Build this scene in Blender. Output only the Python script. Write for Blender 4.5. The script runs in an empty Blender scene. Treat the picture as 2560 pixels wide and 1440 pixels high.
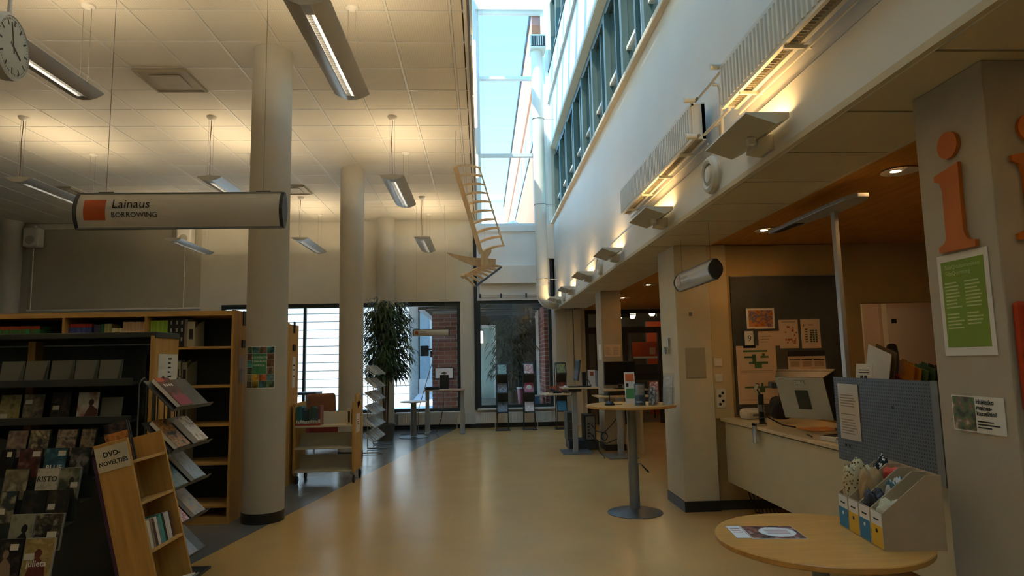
import bpy, bmesh, math, random
from mathutils import Vector, Matrix
random.seed(7)
S = bpy.context.scene
COL = S.collection
PI = math.pi

# ------------------------------------------------------------------ camera
CH = 1.517
cam = bpy.data.objects.new('camera', bpy.data.cameras.new('camera'))
COL.objects.link(cam)
_p, _y, _r = 0.11206, 0.04812, -0.01979
_fw = Vector((math.sin(_y)*math.cos(_p), math.cos(_y)*math.cos(_p), math.sin(_p)))
_rt = Vector((math.cos(_y), -math.sin(_y), 0.0))
_up = _rt.cross(_fw)
_r2 = _rt*math.cos(_r) + _up*math.sin(_r)
_u2 = -_rt*math.sin(_r) + _up*math.cos(_r)
cam.matrix_world = Matrix(((_r2.x, _u2.x, -_fw.x, 0), (_r2.y, _u2.y, -_fw.y, 0), (_r2.z, _u2.z, -_fw.z, CH), (0, 0, 0, 1)))
cam.data.sensor_width = 36.0
cam.data.lens = 1607.7/2560*36.0
cam.data.clip_start = 0.05
S.camera = cam

# ------------------------------------------------------------------ sky, sun, exposure
SUN_DIR = Vector((0.40, 0.30, -0.80)).normalized()
w = bpy.data.worlds.new('world'); S.world = w; w.use_nodes = True
nt = w.node_tree
sky = nt.nodes.new('ShaderNodeTexSky'); sky.sky_type = 'NISHITA'; sky.sun_disc = False
sky.sun_elevation = math.asin(-SUN_DIR.z)
sky.sun_rotation = math.atan2(-SUN_DIR.x, -SUN_DIR.y)
sky.air_density = 1.0; sky.dust_density = 0.4; sky.ozone_density = 2.0
tn = nt.nodes.new('ShaderNodeMix'); tn.data_type = 'RGBA'; tn.blend_type = 'MULTIPLY'; tn.inputs[0].default_value = 1.0
tn.inputs[7].default_value = (.50, .95, 1.06, 1)      # camera white balance: cyan rather than deep blue
nt.links.new(sky.outputs[0], tn.inputs[6]); nt.links.new(tn.outputs[2], nt.nodes['Background'].inputs[0])
nt.nodes['Background'].inputs[1].default_value = 0.185
sl = bpy.data.lights.new('sun', 'SUN'); sl.energy = 1.45; sl.angle = 0.009; sl.color = (1.0, 0.90, 0.74)
so = bpy.data.objects.new('sun', sl); COL.objects.link(so)
so.rotation_euler = SUN_DIR.to_track_quat('-Z', 'Y').to_euler()
S.view_settings.view_transform = 'Standard'; S.view_settings.look = 'None'
S.view_settings.gamma = 1.0; S.view_settings.use_curve_mapping = False
S.view_settings.exposure = 2.55

# ------------------------------------------------------------------ materials
def lin(c):
    if isinstance(c, str):
        c = tuple(int(c[i:i+2], 16)/255 for i in (0, 2, 4))
    return tuple((v/12.92 if v <= .04045 else ((v+.055)/1.055)**2.4) for v in c) + (1.0,)
MATS = {}
def mat(name, col='808080', rough=.6, metal=0.0, var=.06, scale=6.0, bump=0.0, bscale=60.0, stretch=None, spec=.5, coat=0.0, emit=None, estr=0.0):
    if name in MATS: return MATS[name]
    m = bpy.data.materials.new(name); m.use_nodes = True; n = m.node_tree; b = n.nodes['Principled BSDF']
    c = lin(col)
    b.inputs['Roughness'].default_value = rough; b.inputs['Metallic'].default_value = metal
    b.inputs['Specular IOR Level'].default_value = spec
    if coat: b.inputs['Coat Weight'].default_value = coat; b.inputs['Coat Roughness'].default_value = .15
    tc = n.nodes.new('ShaderNodeTexCoord'); mp = n.nodes.new('ShaderNodeMapping')
    n.links.new(tc.outputs['Object'], mp.inputs[0])
    if stretch: mp.inputs['Scale'].default_value = stretch
    nz = n.nodes.new('ShaderNodeTexNoise'); nz.inputs['Scale'].default_value = scale; nz.inputs['Detail'].default_value = 4
    n.links.new(mp.outputs[0], nz.inputs[0])
    rp = n.nodes.new('ShaderNodeValToRGB')
    rp.color_ramp.elements[0].position = .3; rp.color_ramp.elements[1].position = .7
    rp.color_ramp.elements[0].color = tuple(max(0, v*(1-var)) for v in c[:3])+(1,)
    rp.color_ramp.elements[1].color = tuple(min(1, v*(1+var)) for v in c[:3])+(1,)
    n.links.new(nz.outputs[0], rp.inputs[0]); n.links.new(rp.outputs[0], b.inputs['Base Color'])
    if bump:
        n2 = n.nodes.new('ShaderNodeTexNoise'); n2.inputs['Scale'].default_value = bscale; n.links.new(mp.outputs[0], n2.inputs[0])
        bp = n.nodes.new('ShaderNodeBump'); bp.inputs['Strength'].default_value = bump; bp.inputs['Distance'].default_value = .01
        n.links.new(n2.outputs[0], bp.inputs['Height']); n.links.new(bp.outputs[0], b.inputs['Normal'])
    if emit:
        b.inputs['Emission Color'].default_value = lin(emit); b.inputs['Emission Strength'].default_value = estr
    MATS[name] = m
    return m
def wood(name, col, var=.16, rough=.55, axis=2):
    st = [14, 14, 14]; st[axis] = 1.2
    return mat(name, col, rough, var=var, scale=2.2, stretch=tuple(st), spec=.3)
def glass(name, tint=(1, 1, 1), refl=1.0, rough=0.0):
    if name in MATS: return MATS[name]
    m = bpy.data.materials.new(name); m.use_nodes = True; n = m.node_tree
    for x in list(n.nodes): n.nodes.remove(x)
    o = n.nodes.new('ShaderNodeOutputMaterial'); mx = n.nodes.new('ShaderNodeMixShader')
    t = n.nodes.new('ShaderNodeBsdfTransparent'); t.inputs[0].default_value = tint+(1,)
    g = n.nodes.new('ShaderNodeBsdfGlossy'); g.inputs['Roughness'].default_value = rough
    f = n.nodes.new('ShaderNodeLayerWeight'); f.inputs[0].default_value = .5
    pw = n.nodes.new('ShaderNodeMath'); pw.operation = 'POWER'; pw.inputs[1].default_value = 5.0
    ma = n.nodes.new('ShaderNodeMath'); ma.operation = 'MULTIPLY_ADD'; ma.inputs[1].default_value = .9*refl; ma.inputs[2].default_value = .04*refl; ma.use_clamp = True
    n.links.new(f.outputs['Facing'], pw.inputs[0]); n.links.new(pw.outputs[0], ma.inputs[0]); n.links.new(ma.outputs[0], mx.inputs[0])
    n.links.new(t.outputs[0], mx.inputs[1]); n.links.new(g.outputs[0], mx.inputs[2]); n.links.new(mx.outputs[0], o.inputs[0])
    MATS[name] = m
    return m
def emis(name, col, s):
    if name in MATS: return MATS[name]
    m = bpy.data.materials.new(name); m.use_nodes = True; n = m.node_tree; b = n.nodes['Principled BSDF']
    b.inputs['Base Color'].default_value = lin(col); b.inputs['Emission Color'].default_value = lin(col); b.inputs['Emission Strength'].default_value = s
    MATS[name] = m
    return m
def lino(name, c1, c2):
    # polished linoleum: fine marbling, slightly uneven gloss
    m = mat(name, c1, .3, var=.05, scale=2.0, bump=0)
    n = m.node_tree; b = n.nodes['Principled BSDF']
    tc = n.nodes.new('ShaderNodeTexCoord')
    nz = n.nodes.new('ShaderNodeTexNoise'); nz.inputs['Scale'].default_value = 90; nz.inputs['Detail'].default_value = 6; n.links.new(tc.outputs['Object'], nz.inputs[0])
    mx = n.nodes.new('ShaderNodeMix'); mx.data_type = 'RGBA'; mx.inputs[7].default_value = lin(c2)
    mr = n.nodes.new('ShaderNodeMapRange'); mr.inputs[1].default_value = .4; mr.inputs[2].default_value = .75; mr.inputs[4].default_value = .45
    n.links.new(nz.outputs[0], mr.inputs[0]); n.links.new(mr.outputs[0], mx.inputs[0])
    src = b.inputs['Base Color'].links[0].from_socket
    n.links.new(src, mx.inputs[6]); n.links.new(mx.outputs[2], b.inputs['Base Color'])
    n3 = n.nodes.new('ShaderNodeTexNoise'); n3.inputs['Scale'].default_value = 1.6; n3.inputs['Detail'].default_value = 3; n.links.new(tc.outputs['Object'], n3.inputs[0])
    m3 = n.nodes.new('ShaderNodeMapRange'); m3.inputs[3].default_value = .16; m3.inputs[4].default_value = .30
    n.links.new(n3.outputs[0], m3.inputs[0]); n.links.new(m3.outputs[0], b.inputs['Roughness'])
    n4 = n.nodes.new('ShaderNodeTexNoise'); n4.inputs['Scale'].default_value = 3.5; n4.inputs['Detail'].default_value = 2; n.links.new(tc.outputs['Object'], n4.inputs[0])
    bp = n.nodes.new('ShaderNodeBump'); bp.inputs['Strength'].default_value = .05; bp.inputs['Distance'].default_value = .02
    n.links.new(n4.outputs[0], bp.inputs['Height']); n.links.new(bp.outputs[0], b.inputs['Normal'])
    return m

# ------------------------------------------------------------------ mesh helpers
ORG = {}
def tag(o, label=None, cat=None, group=None, kind=None):
    if label: o['label'] = label
    if cat: o['category'] = cat
    if group: o['group'] = group
    if kind: o['kind'] = kind
    return o
def thing(name, label, cat, loc=(0, 0, 0), rz=0.0, group=None, world=False, rot=None):
    o = bpy.data.objects.new(name, None); COL.objects.link(o); o.empty_display_size = .1
    o.location = loc; o.rotation_euler = rot if rot else (0, 0, rz)
    if world: ORG[o] = Vector(loc)
    return tag(o, label, cat, group)
class B:
    def __init__(s): s.v = []; s.f = []; s.m = []; s.cur = 0
    def mi(s, i): s.cur = i; return s
    def add(s, vs, fs):
        k = len(s.v); s.v += [tuple(x) for x in vs]; s.f += [tuple(i+k for i in q) for q in fs]; s.m += [s.cur]*len(fs); return s
    def box(s, x0, x1, y0, y1, z0, z1):
        if x0 > x1: x0, x1 = x1, x0
        if y0 > y1: y0, y1 = y1, y0
        if z0 > z1: z0, z1 = z1, z0
        return s.add([(x0, y0, z0), (x1, y0, z0), (x1, y1, z0), (x0, y1, z0), (x0, y0, z1), (x1, y0, z1), (x1, y1, z1), (x0, y1, z1)],
                     [(0, 3, 2, 1), (4, 5, 6, 7), (0, 1, 5, 4), (1, 2, 6, 5), (2, 3, 7, 6), (3, 0, 4, 7)])
    def obox(s, c, h, R):
        vs = []
        for z in (-1, 1):
            for x, y in ((-1, -1), (1, -1), (1, 1), (-1, 1)):
                vs.append(Vector(c)+R @ Vector((x*h[0], y*h[1], z*h[2])))
        return s.add(vs, [(0, 3, 2, 1), (4, 5, 6, 7), (0, 1, 5, 4), (1, 2, 6, 5), (2, 3, 7, 6), (3, 0, 4, 7)])
    def prism(s, pts, ax, a, b):
        # pts: 2D outline in the two remaining axes (in x,y,z order), extruded along ax from a to b
        n = len(pts)
        def mk(p, t): return {0: (t, p[0], p[1]), 1: (p[0], t, p[1]), 2: (p[0], p[1], t)}[ax]
        vs = [mk(p, a) for p in pts]+[mk(p, b) for p in pts]
        fs = [tuple(range(n-1, -1, -1)), tuple(range(n, 2*n))]+[(i, (i+1) % n, n+(i+1) % n, n+i) for i in range(n)]
        return s.add(vs, fs)
    def tube(s, pts, r, n=8, closed=False):
        pts = [Vector(p) for p in pts]; k0 = len(s.v); N = len(pts); prev = None
        for i, p in enumerate(pts):
            if closed: d = pts[(i+1) % N]-pts[i-1]
            else: d = pts[min(i+1, N-1)]-pts[max(i-1, 0)]
            d.normalize()
            if prev is None:
                u = d.orthogonal().normalized()
            else:
                u = prev-d*prev.dot(d)
                u = u.normalized() if u.length > 1e-6 else d.orthogonal().normalized()
            prev = u; v = d.cross(u); rr = r[i] if isinstance(r, (list, tuple)) else r
            for j in range(n):
                a = 2*PI*j/n; s.v.append(tuple(p+(u*math.cos(a)+v*math.sin(a))*rr))
        seg = N if closed else N-1
        for i in range(seg):
            for j in range(n):
                a = k0+i*n+j; b = k0+i*n+(j+1) % n; i2 = (i+1) % N; c = k0+i2*n+(j+1) % n; d = k0+i2*n+j
                s.f.append((a, b, c, d)); s.m.append(s.cur)
        if not closed:
            s.f.append(tuple(k0+j for j in range(n-1, -1, -1))); s.f.append(tuple(k0+(N-1)*n+j for j in range(n))); s.m += [s.cur]*2
        return s
    def lathe(s, prof, n=24, c=(0, 0, 0), ax=2):
        k0 = len(s.v)
        for r, h in prof:
            for j in range(n):
                a = 2*PI*j/n; x, y = r*math.cos(a), r*math.sin(a)
                p = {2: (x, y, h), 1: (x, h, -y), 0: (h, x, y)}[ax]
                s.v.append((c[0]+p[0], c[1]+p[1], c[2]+p[2]))
        for i in range(len(prof)-1):
            for j in range(n):
                s.f.append((k0+i*n+j, k0+i*n+(j+1) % n, k0+(i+1)*n+(j+1) % n, k0+(i+1)*n+j)); s.m.append(s.cur)
        s.f.append(tuple(k0+j for j in range(n-1, -1, -1))); s.f.append(tuple(k0+(len(prof)-1)*n+j for j in range(n))); s.m += [s.cur]*2
        return s
    def cyl(s, c, r, h, n=24, ax=2): return s.lathe([(r, 0), (r, h)], n, c, ax)
    def rotx(s, a):
        c, d = math.cos(a), math.sin(a); s.v = [(x, y*c-z*d, y*d+z*c) for x, y, z in s.v]; return s
    def quad(s, a, b, c, d): return s.add([a, b, c, d], [(0, 1, 2, 3)])
    def mesh(s, name, mats, smooth=False):
        me = bpy.data.meshes.new(name); me.from_pydata(s.v, [], s.f)
        for m in (mats if isinstance(mats, (list, tuple)) else [mats]): me.materials.append(m)
        if max(s.m, default=0): me.polygons.foreach_set('material_index', s.m)
        bm = bmesh.new(); bm.from_mesh(me); bmesh.ops.recalc_face_normals(bm, faces=bm.faces); bm.to_mesh(me); bm.free()
        if smooth:
            me.polygons.foreach_set('use_smooth', [True]*len(me.polygons))
            me.set_sharp_from_angle(angle=.6)
        return me
    def build(s, name, mats, parent=None, smooth=False, bevel=0.0, loc=None, rot=None, label=None, cat=None, group=None, kind=None):
        off = None; q = parent
        while q is not None:
            if q in ORG: off = ORG[q]
            q = q.parent
        if off is not None: s.v = [(x-off[0], y-off[1], z-off[2]) for x, y, z in s.v]
        me = s.mesh(name, mats, smooth)
        o = bpy.data.objects.new(name, me); COL.objects.link(o)
        if parent is not None: o.parent = parent
        if loc is None and parent is None and len(s.v):
            # origin at the base centre
            xs = [v[0] for v in s.v]; ys = [v[1] for v in s.v]; zs = [v[2] for v in s.v]
            c = Vector(((min(xs)+max(xs))/2, (min(ys)+max(ys))/2, min(zs)))
            me.transform(Matrix.Translation(-c)); o.location = c
        elif loc is not None: o.location = loc
        if rot: o.rotation_euler = rot
        if bevel:
            bv = o.modifiers.new('bevel', 'BEVEL'); bv.width = bevel; bv.segments = 2; bv.limit_method = 'ANGLE'
        return tag(o, label, cat, group, kind)
def struct(name, b, m, parent=None, **k):
    return b.build(name, m, parent, kind='structure' if parent is None else None, **k)
def dup(o, parent=None):
    c = o.copy(); COL.objects.link(c); c.parent = parent
    for ch in list(o.children): dup(ch, c)
    return c
def bxyz(b): return B().box(*b)
TXT = {}
def text(s, size, m, parent, loc, rot=(PI/2, 0, 0), name='lettering', align='LEFT', xs=1.0, depth=0.0, bold=0.0):
    key = (s, align, depth, bold)
    if key not in TXT:
        cu = bpy.data.curves.new('t', 'FONT'); cu.body = s; cu.size = 1.0; cu.align_x = align; cu.extrude = depth; cu.offset = bold; cu.resolution_u = 2
        ob = bpy.data.objects.new('t', cu); COL.objects.link(ob)
        dg = bpy.context.evaluated_depsgraph_get(); me = bpy.data.meshes.new_from_object(ob.evaluated_get(dg))
        bpy.data.objects.remove(ob); bpy.data.curves.remove(cu)
        TXT[key] = me
    me = TXT[key].copy(); me.materials.clear(); me.materials.append(m)
    o = bpy.data.objects.new(name, me); COL.objects.link(o); o.parent = parent
    off = None; q = parent
    while q is not None:
        if q in ORG: off = ORG[q]
        q = q.parent
    o.location = Vector(loc)-(off if off is not None else Vector((0, 0, 0))); o.rotation_euler = rot; o.scale = (size*xs, size, size if depth else 1)
    return o

# common materials
M_white = mat('white_paint', 'e4e0d6', .55, var=.02)
M_wall = mat('cream_wall', 'd6cfbc', .8, var=.03, scale=3, bump=.05, bscale=180)
M_wallw = mat('atrium_white_wall', 'e9e8e2', .45, var=.02, scale=2)
M_col = mat('column_grey', 'b9b3a2', .6, var=.03, scale=4)
M_ceilbar = mat('ceiling_bar_white', 'd8d2c2', .5, var=.02)
M_black = mat('black_metal', '1b1d1c', .45, var=.1)
M_dkgrey = mat('dark_grey', '33373a', .5, var=.08)
M_steel = mat('brushed_steel', 'a7a8a6', .32, .9, var=.06, scale=20)
M_chrome = mat('chrome', 'd0d0d0', .12, 1.0, var=.02)
M_gmetal = mat('grey_lacquer', '7f827f', .45, .3, var=.04)
M_birch = wood('birch', 'c79a55', .14)
M_birchx = wood('birch_x', 'cba05c', .12, axis=0)
M_tabletop = wood('table_laminate', 'c9944a', .10, .35, axis=0)
M_pale = wood('pale_laminate', 'd2bd95', .07, .4, axis=0)
M_paper = mat('paper', 'e6e2d8', .8, var=.02)
M_ink = mat('ink', '1d1c1b', .7, var=.05)
M_glass = glass('window_glass', (.96, .98, .97), 1.0)
M_acryl = glass('acrylic', (.95, .97, .97), 1.0, .03)
M_glass2 = glass('coated_glass', (.93, .95, .95), 2.6)
M_offwhite = mat('offwhite_plastic', 'dcd6c6', .4, var=.02)
M_skirt = mat('black_skirting', '2a2a28', .4, var=.08)
# ================================================================== STRUCTURE
ZC = 4.837
M_tan = lino('linoleum_tan', 'c8a468', 'd6b47c')
M_greyfl = lino('linoleum_grey', '6d7271', '83898a')
M_ochre = wood('ochre_veneer_ceiling', 'c88a34', .16, .5, axis=1)
M_soffit = mat('soffit_board', 'd3c5a4', .6, var=.03, scale=3)
M_frame = mat('window_frame_dark', '23302f', .4, var=.08)
M_frame2 = mat('window_frame_greygreen', '4a5a57', .4, var=.06)
M_frw = mat('window_frame_white', 'dfe2df', .4, var=.02)
M_snow = mat('snow', 'f4f6fa', .8, var=.03, scale=2, bump=.4, bscale=3)
M_siding = mat('white_siding', 'e9e8e4', .6, var=.02)
def tilemat():
    m = mat('ceiling_tile', 'd9d0bb', .85, var=.02, scale=2)
    n = m.node_tree; b = n.nodes['Principled BSDF']
    tc = n.nodes.new('ShaderNodeTexCoord'); sx = n.nodes.new('ShaderNodeSeparateXYZ'); n.links.new(tc.outputs['Object'], sx.inputs[0])
    ms = []
    for i in (0, 1):
        a = n.nodes.new('ShaderNodeMath'); a.operation = 'MULTIPLY'; a.inputs[1].default_value = 2*PI/.0235
        s_ = n.nodes.new('ShaderNodeMath'); s_.operation = 'SINE'; n.links.new(sx.outputs[i], a.inputs[0]); n.links.new(a.outputs[0], s_.inputs[0]); ms.append(s_)
    ad = n.nodes.new('ShaderNodeMath'); ad.operation = 'ADD'; n.links.new(ms[0].outputs[0], ad.inputs[0]); n.links.new(ms[1].outputs[0], ad.inputs[1])
    gt = n.nodes.new('ShaderNodeMapRange'); gt.inputs[1].default_value = .9; gt.inputs[2].default_value = 1.5; gt.inputs[4].default_value = .3
    n.links.new(ad.outputs[0], gt.inputs[0])
    mx = n.nodes.new('ShaderNodeMix'); mx.data_type = 'RGBA'; mx.inputs[7].default_value = lin('8d836c')
    src = b.inputs['Base Color'].links[0].from_socket
    n.links.new(src, mx.inputs[6]); n.links.new(gt.outputs[0], mx.inputs[0]); n.links.new(mx.outputs[2], b.inputs['Base Color'])
    return m
M_tile = tilemat()

# floors
FX = lambda y: -2.27+(y-5.294)*.172
struct('floor', B().prism([(FX(-6), -6), (8.2, -6), (8.2, 15.3), (FX(15.3), 15.3)], 2, -.1, 0), M_tan)
struct('floor', B().prism([(-13.2, -6), (FX(-6), -6), (FX(15.3), 15.3), (-13.2, 15.3)], 2, -.1, 0), M_greyfl)

# library ceiling: bars and tiles
ceil = struct('ceiling', B().box(-13.2, -.1, -6, 15.3, ZC+.03, ZC+.35), M_wall)
XL = [-3.861+.6*i for i in range(-15, 7)]; YL = [5.827+.6*j for j in range(-19, 16)]
for x in XL:
    B().box(x-.012, x+.012, -6, 15, ZC-.004, ZC+.02).build('ceiling_bar', M_ceilbar, ceil, loc=(0, 0, 0)).location = -ceil.location
for y in YL:
    if y > 4.5: B().box(-12.9, -.12, y-.012, y+.012, ZC-.003, ZC+.02).build('ceiling_bar', M_ceilbar, ceil, loc=(0, 0, 0)).location = -ceil.location
B().box(-.135, -.1, -6, 15, ZC-.012, ZC+.03).build('edge_trim', M_ceilbar, ceil, loc=(0, 0, 0)).location = -ceil.location
def pjx(x, y, z):
    P = Vector((x, y, z-CH)); d = P.dot(_fw)
    return 1280+1607.7*P.dot(_r2)/d, 720-1607.7*P.dot(_u2)/d
tm = {}
rest = B()
def tile(x0, x1, y0, y1):
    cx, cy = (x0+x1)/2, (y0+y1)/2
    vis = cy > 4.8 and any(-60 < pjx(a, b, ZC)[0] < 2600 and -90 < pjx(a, b, ZC)[1] < 700 for a, b in ((x0, y0), (x1, y0), (x1, y1), (x0, y1)))
    hx, hy = (x1-x0)/2-.011, (y1-y0)/2-.011
    if not vis:
        rest.box(cx-hx, cx+hx, cy-hy, cy+hy, ZC+.002, ZC+.025); return
    k = (round(hx, 3), round(hy, 3))
    if k not in tm:
        b = B(); c = .006
        b.add([(-hx, -hy, .02), (hx, -hy, .02), (hx, hy, .02), (-hx, hy, .02), (-hx, -hy, c), (hx, -hy, c), (hx, hy, c), (-hx, hy, c), (-hx+c, -hy+c, 0), (hx-c, -hy+c, 0), (hx-c, hy-c, 0), (-hx+c, hy-c, 0)],
              [(0, 1, 2, 3), (0, 4, 5, 1), (1, 5, 6, 2), (2, 6, 7, 3), (3, 7, 4, 0), (4, 8, 9, 5), (5, 9, 10, 6), (6, 10, 11, 7), (7, 11, 8, 4), (11, 10, 9, 8)])
        tm[k] = b.mesh('ceiling_tile', M_tile)
    o = bpy.data.objects.new('ceiling_tile', tm[k]); COL.objects.link(o); o.parent = ceil; o.location = Vector((cx, cy, ZC+random.uniform(-.001, .001)))-ceil.location
xs = XL+[-.135]; ys = YL+[14.99]
VENTS = [(-3.861, 7.027), (-3.861, 11.827), (-8.061, 11.827)]
for i in range(len(xs)-1):
    for j in range(len(ys)-1):
        tile(xs[i], xs[i+1], ys[j], ys[j+1])
o = rest.build('ceiling_tile_field', M_tile, ceil, loc=(0, 0, 0)); o.location = -ceil.location; o['kind'] = 'stuff'

# ---- far wall (Y=15) with its openings
wf = B()
Y0, Y1 = 15.0, 15.3
for b in ((-13.2, -.17, Y0, Y1, 0, .38), (-13.2, -5.98, Y0, Y1, .38, 2.91), (-.5, -.17, Y0, Y1, .38, 2.91), (-13.2, -.17, Y0, Y1, 2.91, 5.2)):
    wf.box(*b)
struct('wall_far', wf, M_wall)
wa = B()
for b in ((-.17, 1.727, Y0, Y1, 0, .43), (-.17, 1.727, Y0, Y1, 2.92, 4.69), (-.17, -.04, Y0, Y1, 4.69, 10.14), (1.64, 1.727, Y0, Y1, .43, 10.14), (-.17, 1.727, Y0, Y1, 10.14, 11.0)):
    wa.box(*b)
struct('wall_far_atrium', wa, M_wallw)
struct('wall_far_right', B().box(1.727, 2.42, Y0, Y1, 0, 11.0).box(2.42, 8.2, Y0, Y1, 2.66, 11.0), M_wall)
struct('wall_pilaster', B().box(1.98, 2.12, 14.93, 15, 0, 2.66).box(2.14, 2.30, 14.88, 15, 0, 2.66), M_wall)
# ledge and projecting box on the atrium spandrel
struct('trim_1', B().box(-.1, 1.70, 14.95, 15.0, 4.55, 4.69), M_wallw)
struct('trim_2', B().box(.012, 1.60, 14.82, 15.0, 3.30, 3.72), M_white, bevel=.008)
struct('trim_3', B().box(1.56, 1.727, 14.86, 15, 3.88, 4.72), M_white, bevel=.006)
struct('trim_4', B().box(1.62, 1.69, 14.94, 14.998, 2.95, 3.88), M_black)
struct('trim_5', B().box(-.175, -.10, 14.94, 14.998, .40, 4.62), M_black)
# conduits
cd = thing('electrical_conduit', 'pair of thin white conduits running along the atrium end wall', 'conduit', (0, 14.97, 2.9), world=True)
for k, z in enumerate((3.0, 3.05)):
    B().tube([(-.02-.04*k, 14.97, 3.75), (-.02-.04*k, 14.97, z+.05), (.02, 14.97, z), (1.62, 14.97, z)], .011, 6).build('pipe', M_white, cd, smooth=True)
for x in (.46, 1.05, -.03):
    B().box(x-.02, x+.02, 14.955, 14.99, 2.975, 3.075).build('clip', M_dkgrey, cd)

# ---- windows
def window(name, x0, x1, z0, z1, muls=(), trans=(), m=None, fw=.075, gl=None, y0=15.06, y1=15.16, top=None):
    fr = B(); t = top or fw
    fr.box(x0, x0+fw, y0, y1, z0, z1).box(x1-fw, x1, y0, y1, z0, z1).box(x0+fw, x1-fw, y0, y1, z0, z0+fw).box(x0+fw, x1-fw, y0, y1, z1-t, z1)
    o = fr.build(name, m, None, kind='structure')
    c = o.location
    def part(b, nm, mm):
        q = b.build(nm, mm, o, loc=(0, 0, 0)); q.location = -c
    xs = [x0+fw]+list(muls)+[x1-fw]; zs = [z0+fw]+list(trans)+[z1-t]
    for x in muls: part(B().box(x-fw*.38, x+fw*.38, y0, y1, z0+fw, z1-t), 'mullion', m)
    for z in trans: part(B().box(x0+fw, x1-fw, y0-.02, y1, z-fw*.5, z+fw*.5), 'transom', m)
    for i in range(len(xs)-1):
        for j in range(len(zs)-1):
            part(B().box(xs[i], xs[i+1], y0+.045, y0+.053, zs[j], zs[j+1]), 'pane', gl or M_glass)
    return o
window('window_1', -5.98, -.5, .38, 2.91, (-4.09, -2.2), (), M_frame, .075, top=.10, gl=M_glass2)
window('window_2', -.10, 1.64, .43, 2.92, (), (), M_frame, .07, gl=M_glass2)
window('window_3', -.04, 1.64, 4.69, 10.14, (), (6.44, 8.39), M_frw, .075)
struct('window_4_sill', B().box(-6.0, -2.392, 14.86, 15.06, .355, .385), M_white)
struct('window_4_sill', B().box(-1.978, -.45, 14.86, 15.06, .355, .385), M_white)
struct('window_5_sill', B().box(-.12, 1.68, 14.88, 15.06, .405, .435), M_white)
struct('baseboard_far', B().box(-13, -.17, 14.97, 15, 0, .09).box(-.17, 2.42, 14.97, 15, 0, .10), M_skirt)

# ---- atrium left side and glazed roof
struct('wall_atrium_left', B().box(-.34, -.1, -6, 15.0, ZC+.03, 8.25), M_wallw)
ws6 = struct('window_10', B().box(-.30, -.14, -6, 15, 8.25, 8.33).box(-.30, -.14, -6, 15, 10.40, 10.5), M_frw)
for k in range(17):
    y_ = -4.3+1.2*k
    q = B().box(-.30, -.12, y_-.16, y_+.16, 8.33, 10.40).build('post', M_frw, ws6, loc=(0, 0, 0)); q.location = -ws6.location
    if k < 16: q = B().box(-.22, -.212, y_+.16, y_+1.04, 8.33, 10.40).build('pane', M_glass, ws6, loc=(0, 0, 0)); q.location = -ws6.location
struct('trim_6', B().box(-.1, -.055, -6, 15, 5.02, 5.10), M_frw)
struct('trim_7', B().box(-.1, -.075, -6, 15, ZC-.02, ZC+.03), mat('aluminium_strip', '9a9690', .3, .8))
rf = B()
for k in range(-6, 16):
    y = k*1.0+.3
    rf.box(-.4, 1.9, y-.09, y+.09, 10.5, 10.72)
struct('roof_beam_row', rf, M_frw)
struct('window_6', B().box(-.4, 1.9, -6, 15.2, 10.74, 10.75), M_glass)

# ---- beam wall on the right (X=1.727), upper floors
XR = 1.727
struct('wall_right_beam', B().box(XR, XR+.25, -6, 15, 3.02, 4.70).box(XR-.018, XR+.018, -6, 15, 2.66, 3.0), M_wallw)
struct('trim_8', B().box(XR-.028, XR, -6, 15, 2.655, 2.69), M_soffit)
struct('trim_9', B().box(XR-.06, XR+.2, -6, 15, 4.70, 4.77), mat('ledge_cream', 'd9cfb8', .5, var=.02), bevel=.01)
struct('wall_right_upper', B().box(XR, XR+.22, -6, 15, 6.62, 8.50), M_wallw)
struct('trim_10', B().prism([(XR-.01, 6.60), (XR+.16, 6.50), (XR+.16, 6.62), (XR-.01, 6.66)], 1, -6, 15), mat('soffit_beige', 'c9bda2', .6, var=.02))
struct('trim_11', B().box(XR-.05, XR, -6, 15, 7.72, 7.80), mat('rail_grey', 'c8ccc8', .5, var=.02))
struct('trim_12', B().box(XR-.02, XR+.1, -6, 15, 8.50, 8.54), M_black)
struct('wall_right_top', B().box(XR+.15, XR+.25, -6, 15, 10.3, 11.0), M_wallw)
def band(name, z0, z1, m, ysp, x=XR+.10):
    fr = B().box(x, x+.12, -6, 15, z0, z0+.12).box(x, x+.12, -6, 15, z1-.22, z1)
    o = fr.build(name, m, None, kind='structure'); c = o.location
    ys = []
    y = 15.0
    while y > 2:
        q = B().box(x-.03, x+.14, y-.11, y, z0+.12, z1-.22).build('mullion', m, o, loc=(0, 0, 0)); q.location = -c
        q = B().box(x+.02, x+.10, y-ysp*.58, y-ysp*.52, z0+.12, z1-.22).build('casement_bar', m, o, loc=(0, 0, 0)); q.location = -c
        q = B().box(x+.02, x+.09, y-ysp*.52, y-.11, z0+.55, z0+.60).build('casement_rail', M_frw, o, loc=(0, 0, 0)); q.location = -c
        q = B().box(x+.05, x+.058, y-ysp, y-.11, z0+.12, z1-.22).build('pane', M_glass, o, loc=(0, 0, 0)); q.location = -c
        y -= ysp
    return o
band('window_7', 4.77, 6.62, M_frame2, 1.05)
band('window_8', 8.54, 10.5, M_frame2, 1.05)
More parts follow.
